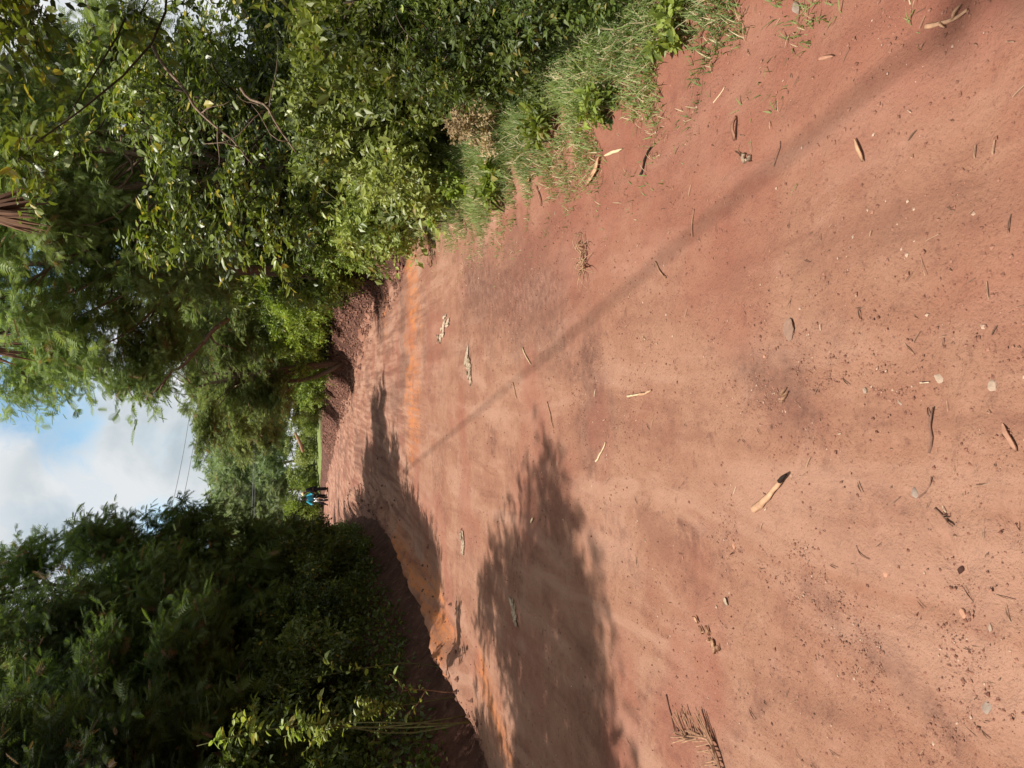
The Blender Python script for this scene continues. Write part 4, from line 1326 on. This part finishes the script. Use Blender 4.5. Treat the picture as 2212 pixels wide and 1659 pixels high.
# ------------------------------------------------------------------ saplings in the sun by the left bank
def sapling(label, base, top, nleaf, size, seed, stem_mat='stem', lmat='shrub', pairs=True, branches=3, name='sapling'):
    rng = np.random.default_rng(seed)
    base, top = np.array(base, float), np.array(top, float)
    wood, lf = Soup(), Soup()
    chains = [limb(wood, rng, base * 0, top - base, 0.009, 0.003, 0.0, 5, 9, 0.04)[0]]
    for b in range(branches):
        P = chains[0]
        i = rng.integers(5, len(P) - 1)
        e = P[i] + np.array([rng.normal() * 0.16, rng.normal() * 0.16, rng.uniform(0.12, 0.3)])
        chains.append(limb(wood, rng, P[i], e, 0.005, 0.002, 0.0, 4, 6, 0.05)[0])
    for P in chains:
        k = nleaf if P is chains[0] else nleaf // 2
        t = rng.uniform(0.62 if P is chains[0] else 0.2, 1.0, k)
        q = np.stack([np.interp(t, np.linspace(0, 1, len(P)), P[:, a]) for a in range(3)], -1)
        az = rng.uniform(0, 6.28, k)
        D = np.stack([np.cos(az), np.sin(az), rng.uniform(-0.6, 0.5, k)], -1)
        N = np.array([0, 0, 0.9]) + rng.normal(size=(k, 3)) * 0.5
        V, Fc, a = leaves(rng, q, D, N, size * rng.uniform(0.5, 1.2, k), LEAF7, np.clip(rng.normal(0.7, 0.2, k), 0, 1), 0.05)
        lf.add(V, [Fc], a)
    o = thing(name, label, 'sapling', tuple(base), 0, (1, 1, 1), 'sunlit saplings by the left bank')
    wood.build('stem', M[stem_mat], o, True)
    lf.build('foliage', M[lmat], o)
    return o


def sap_at(label, px, py, Y, nleaf, size, seed, **kw):
    top = at_depth(px, py, Y)
    bx = top[0] - 0.12
    base = np.array([bx, Y + 0.1, float(zt(bx, Y + 0.1, False)) - 0.05])
    return sapling(label, base, top, nleaf, size, seed, **kw)


sap_at('sunlit sapling with spread pointed leaves at the lower left corner of the bank', 425, 1612, 7.3, 26, 0.11, 1)
sap_at('sunlit sapling with large shining leaves, second from the corner along the bank', 470, 1600, 7.5, 26, 0.11, 2)
sap_at('sunlit sapling forking into several leafy shoots below the dark trees', 612, 1592, 7.5, 24, 0.10, 3, branches=4)
sap_at('sunlit sapling with a single upright leafy tip in the shade', 650, 1570, 7.8, 20, 0.12, 4)
sap_at('bushy sapling with dense small yellow-green leaves before the bank', 768, 1512, 8.0, 80, 0.07, 5, branches=5)
sap_at('thin climbing sapling with sparse leaves rising highest in the shade', 672, 1465, 8.6, 18, 0.11, 6, branches=1)
sap_at('bare straight stem with one crosswise twig and few leaves at the bank foot', 866, 1493, 8.0, 10, 0.10, 7, stem_mat='browntwig', branches=2)

def bare_branch(label, pts, Y, r, seed):
    rng = np.random.default_rng(seed)
    s = Soup()
    P = [at_depth(px, py, Y + dy) for px, py, dy in pts]
    for a, b, k in zip(P[:-1], P[1:], range(9)):
        limb(s, rng, a, b, r * (1 - 0.25 * k), r * (0.75 - 0.25 * k), 0.0, 5, 7, 0.03)
    for q in range(5):
        i = rng.integers(0, len(P) - 1)
        a = P[i] + (P[i + 1] - P[i]) * rng.uniform(0.2, 0.9)
        e = a + rng.normal(size=3) * np.array([0.28, 0.15, 0.22])
        limb(s, rng, a, e, r * 0.5, r * 0.15, 0.0, 4, 6, 0.06)
    return tag(s.build('bare_branch', M['bark'], None, True), label, 'branch')


bare_branch('bare pale branch slanting down through the glossy trees towards the sunlit bushes', [(330, 100, 0.6), (420, 230, 0.2), (500, 300, 0), (545, 355, 0)], 6.9, 0.016, 1)
bare_branch('bare twiggy branch drooping in the dark gap above the sunlit bushes', [(520, 190, 0.4), (590, 255, 0), (640, 330, 0)], 6.6, 0.012, 2)
bare_branch('long bare limb slanting up under the crown of the overhanging feathery tree', [(492, 690, 0.3), (440, 740, 0), (372, 800, -0.2), (330, 850, -0.3)], 15.0, 0.05, 3)
bare_branch('dark bare limb crossing the overhanging crown near the sky', [(330, 560, 0.3), (240, 590, 0), (120, 640, -0.2), (20, 690, -0.3)], 14.6, 0.035, 4)


def dead_fronds(label, px, py, Y, n, ln, seed):
    rng = np.random.default_rng(seed)
    c = at_depth(px, py, Y)
    s = Soup()
    for i in range(n):
        az = rng.uniform(0, 6.28)
        out = np.array([math.cos(az), math.sin(az), 0]) * rng.uniform(0.1, 0.45)
        t = np.linspace(0, 1, 6)
        L_ = ln * rng.uniform(0.7, 1.1)
        P = c + out * (L_ * t ** 1.3)[:, None]
        P[:, 2] += 0.12 * np.sin(t * 2) - L_ * t ** 1.4
        v, f = tube(P, 0.028 * np.array([0.5, 0.9, 1.1, 1.0, 0.7, 0.1]) * rng.uniform(0.7, 1.2), 4)
        s.add(v, f, rng.random())
    return tag(s.build('dead_frond', M['dead'], None, False), label, 'fronds')


dead_fronds('hanging bunch of dead maroon fronds at the top edge between the trees', -40, 455, 9.5, 22, 0.75, 5)
dead_fronds('dead brown fronds hanging in the feathery crown beside the blue sky', -60, 745, 13.5, 20, 0.9, 6)
# ------------------------------------------------------------------ far props: post, cables
bar_a, bar_b = at_depth(638, 936, 44), at_depth(654, 974, 43)
rngp = np.random.default_rng(8)
sp = Soup()
limb(sp, rngp, bar_a, bar_b, 0.07, 0.10, 0, 7, 7, 0.03)
tag(sp.build('broken_branch', M['browntwig'], None, True), 'bare brown broken branch caught slantwise in the bushes by the field', 'branch')
M['cable'] = plain('cable', (0.30, 0.30, 0.32), 0.6, 0.3, 0.1, 5)


def cable(label, a, b, r, sag):
    t = np.linspace(0, 1, 40)
    P = np.array(a) + (np.array(b) - np.array(a)) * t[:, None]
    P[:, 2] -= sag * np.sin(np.pi * t)
    s = Soup()
    v, f = tube(P, np.full(40, r), 5)
    s.add(v, f)
    return tag(s.build('power_cable', M['cable'], None, True), label, 'cable')


def two_ends(p, q, Y0, Y1, ext=0.6):
    a, b = at_depth(*p, Y0), at_depth(*q, Y1)
    return a - (b - a) * ext, b + (b - a) * ext


a, b = two_ends((393, 950), (340, 1180), 55, 45)
cable('thin power cable crossing the sky, the upper one of the slanting pair', a, b, 0.016, 0.3)
a, b = two_ends((412, 950), (362, 1180), 55, 45)
cable('thin power cable crossing the sky, the lower one of the slanting pair', a, b, 0.016, 0.3)
a, b = two_ends((545, 1010), (541, 1110), 62, 60)
cable('pale level cable before the distant trees, nearer the sky', a, b, 0.016, 0.1)
a, b = two_ends((549, 1010), (547, 1110), 62, 60)
cable('pale level cable before the distant trees, nearer the road', a, b, 0.016, 0.1)
# heavy bundled line along the left side: its shadow is the soft line across the road
ts = np.array(to_sun)
sh = [ground_at(893, 1003), ground_at(1250, 712), ground_at(1500, 500)]
k_ = 6.5 / ts[2]
A_, B_ = sh[0] + ts * k_, sh[2] + ts * k_
d_ = (B_ - A_)
cable('thick overhead cable along the left roadside', A_ - d_ * 1.2, B_ + d_ * 1.0, 0.011, 0.0)

# ------------------------------------------------------------------ the two people and the motorbike
M['skin'] = plain('dark_skin', (0.10, 0.05, 0.032), 0.55, 0.3, 0.1, 8)
M['teal'] = plain('teal_cloth', (0.03, 0.26, 0.36), 0.8, 0.15, 0.2, 12)
M['black'] = plain('black_cloth', (0.012, 0.012, 0.015), 0.85, 0.15, 0.2, 12)
M['navy'] = plain('dark_blue_cloth', (0.02, 0.04, 0.07), 0.85, 0.15, 0.2, 12)
M['cream'] = plain('cream_cap', (0.68, 0.56, 0.32), 0.8, 0.2, 0.1, 12)
M['rubber'] = plain('black_rubber', (0.012, 0.012, 0.012), 0.7, 0.3, 0.2, 30)
M['paint'] = plain('dark_red_paint', (0.06, 0.015, 0.015), 0.3, 0.5, 0.1, 10)
M['chrome'] = plain('chrome', (0.7, 0.7, 0.7), 0.25, 0.5, 0.05, 10, 0.9)
M['glass'] = plain('headlight_glass', (0.85, 0.85, 0.82), 0.15, 0.6, 0.05, 10)
M['box'] = plain('tan_carton', (0.42, 0.24, 0.13), 0.8, 0.2, 0.15, 10)


def skin_mesh(name, verts, edges, radii, mt, parent, root=0):
    me = bpy.data.meshes.new(name)
    me.from_pydata(verts, edges, [])
    o = link(name, me)
    md = o.modifiers.new('skin', 'SKIN')
    md.use_smooth_shade = True
    for i, r in enumerate(radii):
        sv = me.skin_vertices[0].data[i]
        sv.radius = (r, r) if not hasattr(r, '__len__') else r
        sv.use_root = (i == root)
    sb = o.modifiers.new('sub', 'SUBSURF')
    sb.levels = sb.render_levels = 1
    dg = bpy.context.evaluated_depsgraph_get()
    me2 = bpy.data.meshes.new_from_object(o.evaluated_get(dg))
    bpy.data.objects.remove(o)
    me2.materials.clear()
    me2.materials.append(mt)
    for p in me2.polygons:
        p.use_smooth = True
    me2.name = name
    return link(name, me2, parent)


def body(parent, J, mt):
    """one continuous figure from named joints"""
    names = ['pelvis', 'waist', 'chest', 'neck', 'head', 'crown', 'sh_a', 'el_a', 'wr_a', 'sh_b', 'el_b', 'wr_b', 'hip_a', 'kn_a', 'an_a', 'to_a', 'hip_b', 'kn_b', 'an_b', 'to_b']
    rad = [0.15, 0.14, 0.16, 0.06, 0.095, 0.075, 0.075, 0.05, 0.036, 0.075, 0.05, 0.036, 0.10, 0.07, 0.048, 0.035, 0.10, 0.07, 0.048, 0.035]
    ed = [(0, 1), (1, 2), (2, 3), (3, 4), (4, 5), (2, 6), (6, 7), (7, 8), (2, 9), (9, 10), (10, 11), (0, 12), (12, 13), (13, 14), (14, 15), (0, 16), (16, 17), (17, 18), (18, 19)]
    vs = [J[n] for n in names]
    # palms with five fingers each
    for w_, e_ in ((8, 7), (11, 10)):
        wr, el = np.array(vs[w_]), np.array(vs[e_])
        d = norm(wr - el)
        sd = norm(np.cross(d, [0.2, 1, 0.3]))
        b = len(vs)
        vs.append(tuple(wr + d * 0.08))
        rad.append(0.03)
        ed.append((w_, b))
        for q in range(5):
            off = (q - 2) * 0.018
            ln = (0.055, 0.075, 0.085, 0.078, 0.06)[q]
            i = len(vs)
            vs.append(tuple(wr + d * (0.08 + ln) + sd * off))
            rad.append(0.009)
            ed.append((b, i))
    return skin_mesh('body', vs, ed, rad, mt, parent), vs


def garment(parent, name, pts, edges, radii, mt):
    return skin_mesh(name, pts, edges, radii, mt, parent)


def ball(name, c, r, mt, parent, half=False):
    s = Soup()
    n, k = 8, 14
    V = []
    for i in range(n + 1):
        th = (math.pi * (0.52 if half else 1.0)) * i / n
        for j in range(k):
            V.append([c[0] + r[0] * math.sin(th) * math.cos(2 * math.pi * j / k), c[1] + r[1] * math.sin(th) * math.sin(2 * math.pi * j / k), c[2] + r[2] * math.cos(th)])
    idx_ = np.arange((n + 1) * k).reshape(n + 1, k)
    f = np.stack([idx_[:-1], idx_[1:], np.roll(idx_[1:], -1, 1), np.roll(idx_[:-1], -1, 1)], -1).reshape(-1, 4)
    s.add(V, [f])
    return s.build(name, mt, parent, True)


YP = 52.0
M_PX = YP / F * 1024 / 2212            # metres per photo pixel there


def pz_at(px, py):
    p = at_depth(px, py, YP)
    return p


# standing figure in black, side on, stooping towards the rider
foot = pz_at(705, 1057)
gz = float(zt(foot[0], YP))
stand = thing('person', 'person in black clothes and a cream cap stooping beside the motorbike', 'person', (foot[0], YP, gz))
Js = dict(pelvis=(0.04, 0, 0.90), waist=(0.05, 0, 1.06), chest=(0.0, 0, 1.30), neck=(-0.12, 0, 1.44), head=(-0.22, -0.02, 1.53), crown=(-0.25, -0.02, 1.62),
          sh_a=(0.0, -0.18, 1.36), el_a=(-0.02, -0.24, 1.08), wr_a=(-0.14, -0.22, 0.86), sh_b=(0.0, 0.18, 1.36), el_b=(-0.12, 0.24, 1.12), wr_b=(-0.32, 0.2, 1.04),
          hip_a=(0.04, -0.09, 0.86), kn_a=(0.03, -0.1, 0.47), an_a=(0.03, -0.1, 0.08), to_a=(-0.12, -0.11, 0.035),
          hip_b=(0.04, 0.09, 0.86), kn_b=(0.05, 0.1, 0.47), an_b=(0.07, 0.1, 0.08), to_b=(-0.08, 0.11, 0.035))
body(stand, Js, M['skin'])
g = Js
garment(stand, 'jacket', [g['pelvis'], g['waist'], g['chest'], (-0.07, 0, 1.40), g['sh_a'], g['el_a'], (-0.12, -0.225, 0.90), g['sh_b'], g['el_b'], (-0.28, 0.205, 1.06)],
        [(0, 1), (1, 2), (2, 3), (2, 4), (4, 5), (5, 6), (2, 7), (7, 8), (8, 9)], [0.17, 0.17, 0.19, 0.09, 0.095, 0.07, 0.055, 0.095, 0.07, 0.055], M['black'])
garment(stand, 'trousers', [(0.04, 0, 0.95), g['hip_a'], g['kn_a'], g['an_a'], g['hip_b'], g['kn_b'], g['an_b']],
        [(0, 1), (1, 2), (2, 3), (0, 4), (4, 5), (5, 6)], [0.17, 0.125, 0.095, 0.075, 0.125, 0.095, 0.075], M['black'])
for sg in (-1, 1):
    ball('shoe', (-0.03 + (0.04 if sg > 0 else 0), sg * 0.105, 0.045), (0.14, 0.05, 0.05), M['rubber'], stand)
ball('cap', (-0.25, -0.02, 1.58), (0.125, 0.115, 0.12), M['cream'], stand, True)

# rider on the motorbike, facing the camera
bk = pz_at(705, 1077)
bx = bk[0]
gb = float(zt(bx, YP))
rider = thing('person', 'rider in a teal jacket sitting on the motorbike with one leg out', 'person', (bx, YP + 0.15, gb))
Jr = dict(pelvis=(0.0, 0.35, 0.82), waist=(0.0, 0.30, 0.98), chest=(0.0, 0.2, 1.22), neck=(0.0, 0.14, 1.38), head=(0.0, 0.08, 1.48), crown=(0.0, 0.07, 1.57),
          sh_a=(0.19, 0.18, 1.29), el_a=(0.34, 0.02, 1.06), wr_a=(0.32, -0.25, 0.96), sh_b=(-0.19, 0.18, 1.29), el_b=(-0.36, 0.02, 1.06), wr_b=(-0.32, -0.25, 0.96),
          hip_a=(0.1, 0.32, 0.78), kn_a=(0.2, -0.05, 0.60), an_a=(0.2, 0.05, 0.16), to_a=(0.22, -0.1, 0.10),
          hip_b=(-0.1, 0.32, 0.78), kn_b=(-0.28, 0.0, 0.52), an_b=(-0.42, 0.05, 0.09), to_b=(-0.46, -0.1, 0.035))
body(rider, Jr, M['skin'])
g = Jr
garment(rider, 'jacket', [g['pelvis'], g['waist'], g['chest'], (0, 0.15, 1.33), g['sh_a'], g['el_a'], (0.32, -0.2, 0.98), g['sh_b'], g['el_b'], (-0.32, -0.2, 0.98)],
        [(0, 1), (1, 2), (2, 3), (2, 4), (4, 5), (5, 6), (2, 7), (7, 8), (8, 9)], [0.19, 0.2, 0.21, 0.1, 0.105, 0.08, 0.06, 0.105, 0.08, 0.06], M['teal'])
garment(rider, 'trousers', [(0, 0.35, 0.84), g['hip_a'], g['kn_a'], g['an_a'], g['hip_b'], g['kn_b'], g['an_b']],
        [(0, 1), (1, 2), (2, 3), (0, 4), (4, 5), (5, 6)], [0.17, 0.12, 0.085, 0.065, 0.12, 0.085, 0.065], M['black'])
for sx, zz, xx in ((1, 0.115, 0.21), (-1, 0.05, -0.44)):
    ball('shoe', (xx, -0.02, zz), (0.05, 0.14, 0.05), M['rubber'], rider)
ball('hair', (0.0, 0.09, 1.52), (0.105, 0.115, 0.105), M['black'], rider, True)

bike = thing('motorbike', 'small dark motorbike with a round headlight carrying the rider in teal', 'motorbike', (bx, YP, gb))


def torus(name, c, R, r, mt, parent, axis='x', n=26, k=9):
    a = np.linspace(0, 2 * np.pi, n, endpoint=False)
    P = np.stack([np.zeros(n) + c[0], c[1] + R * np.cos(a), c[2] + R * np.sin(a)], -1)
    V, Fc = [], []
    b = np.linspace(0, 2 * np.pi, k, endpoint=False)
    for i in range(n):
        o_ = np.array([0, math.cos(a[i]), math.sin(a[i])])
        for q in b:
            V.append(P[i] + r * (math.cos(q) * o_ + math.sin(q) * np.array([1, 0, 0])))
    id_ = np.arange(n * k).reshape(n, k)
    f = np.stack([id_, np.roll(id_, -1, 0), np.roll(np.roll(id_, -1, 0), -1, 1), np.roll(id_, -1, 1)], -1).reshape(-1, 4)
    s = Soup()
    s.add(V, [f])
    return s, s.build(name, mt, parent, True)


for wy in (-0.62, 0.66):
    hub = Soup()
    v, f = tube([(-0.07, wy, 0.29), (0.07, wy, 0.29)], [0.05, 0.05], 10)
    hub.add(v, f)
    for q in range(10):
        an = q * math.pi / 5
        v, f = tube([(0.0, wy, 0.29), (0.0, wy + 0.23 * math.cos(an), 0.29 + 0.23 * math.sin(an))], [0.006, 0.006], 4)
        hub.add(v, f)
    wl = hub.build('wheel', M['chrome'], bike, True)
    torus('tyre', (0, wy, 0.29), 0.245, 0.05, M['rubber'], wl)
fk = Soup()
for sx in (-0.09, 0.09):
    v, f = tube([(sx, -0.62, 0.29), (sx, -0.42, 0.82), (sx * 1.1, -0.36, 0.96)], [0.025, 0.028, 0.022], 8)
    fk.add(v, f)
fk.build('fork', M['chrome'], bike, True)
fd = Soup()
an = np.linspace(0.5, 2.6, 9)
v, f = tube(np.stack([np.zeros(9), -0.62 + 0.33 * np.cos(an), 0.29 + 0.33 * np.sin(an)], -1), [0.03, 0.06, 0.07, 0.07, 0.07, 0.07, 0.07, 0.06, 0.03], 8)
fd.add(v, f)
fd.build('mudguard', M['rubber'], bike, True)
hb = Soup()
v, f = tube([(-0.40, -0.28, 0.98), (-0.22, -0.36, 1.0), (0, -0.38, 0.95), (0.22, -0.36, 1.0), (0.40, -0.28, 0.98)], [0.02] * 5, 7)
hb.add(v, f)
hb.build('handlebar', M['rubber'], bike, True)
ball('headlight', (-0.02, -0.50, 0.76), (0.065, 0.05, 0.065), M['glass'], bike)
ball('fuel_tank', (0, -0.05, 0.76), (0.16, 0.32, 0.15), M['paint'], bike)
ball('seat', (0, 0.48, 0.74), (0.15, 0.42, 0.08), M['rubber'], bike)
eng = Soup()
v, f = tube([(0, -0.28, 0.42), (0, -0.1, 0.40), (0, 0.15, 0.38), (0, 0.3, 0.40)], [0.12, 0.17, 0.17, 0.1], 10)
eng.add(v, f)
v, f = tube([(0, -0.40, 0.86), (0, -0.25, 0.5), (0, 0.3, 0.42), (0, 0.66, 0.30)], [0.035, 0.035, 0.04, 0.03], 8)
eng.add(v, f)
eng.build('engine', M['rubber'], bike, True)
cb = Soup()
x0, x1, y0, y1, z0, z1 = -0.10, 0.16, -0.56, -0.40, 0.50, 0.66
cv = np.array([[x, y, z] for z in (z0, z1) for y in (y0, y1) for x in (x0, x1)])
cb.add(cv, [np.array([[0, 2, 3, 1], [4, 5, 7, 6], [0, 1, 5, 4], [1, 3, 7, 5], [3, 2, 6, 7], [2, 0, 4, 6]])])
o = cb.build('front_carrier', M['box'], bike)
bv = o.modifiers.new('bevel', 'BEVEL')
bv.width = 0.02
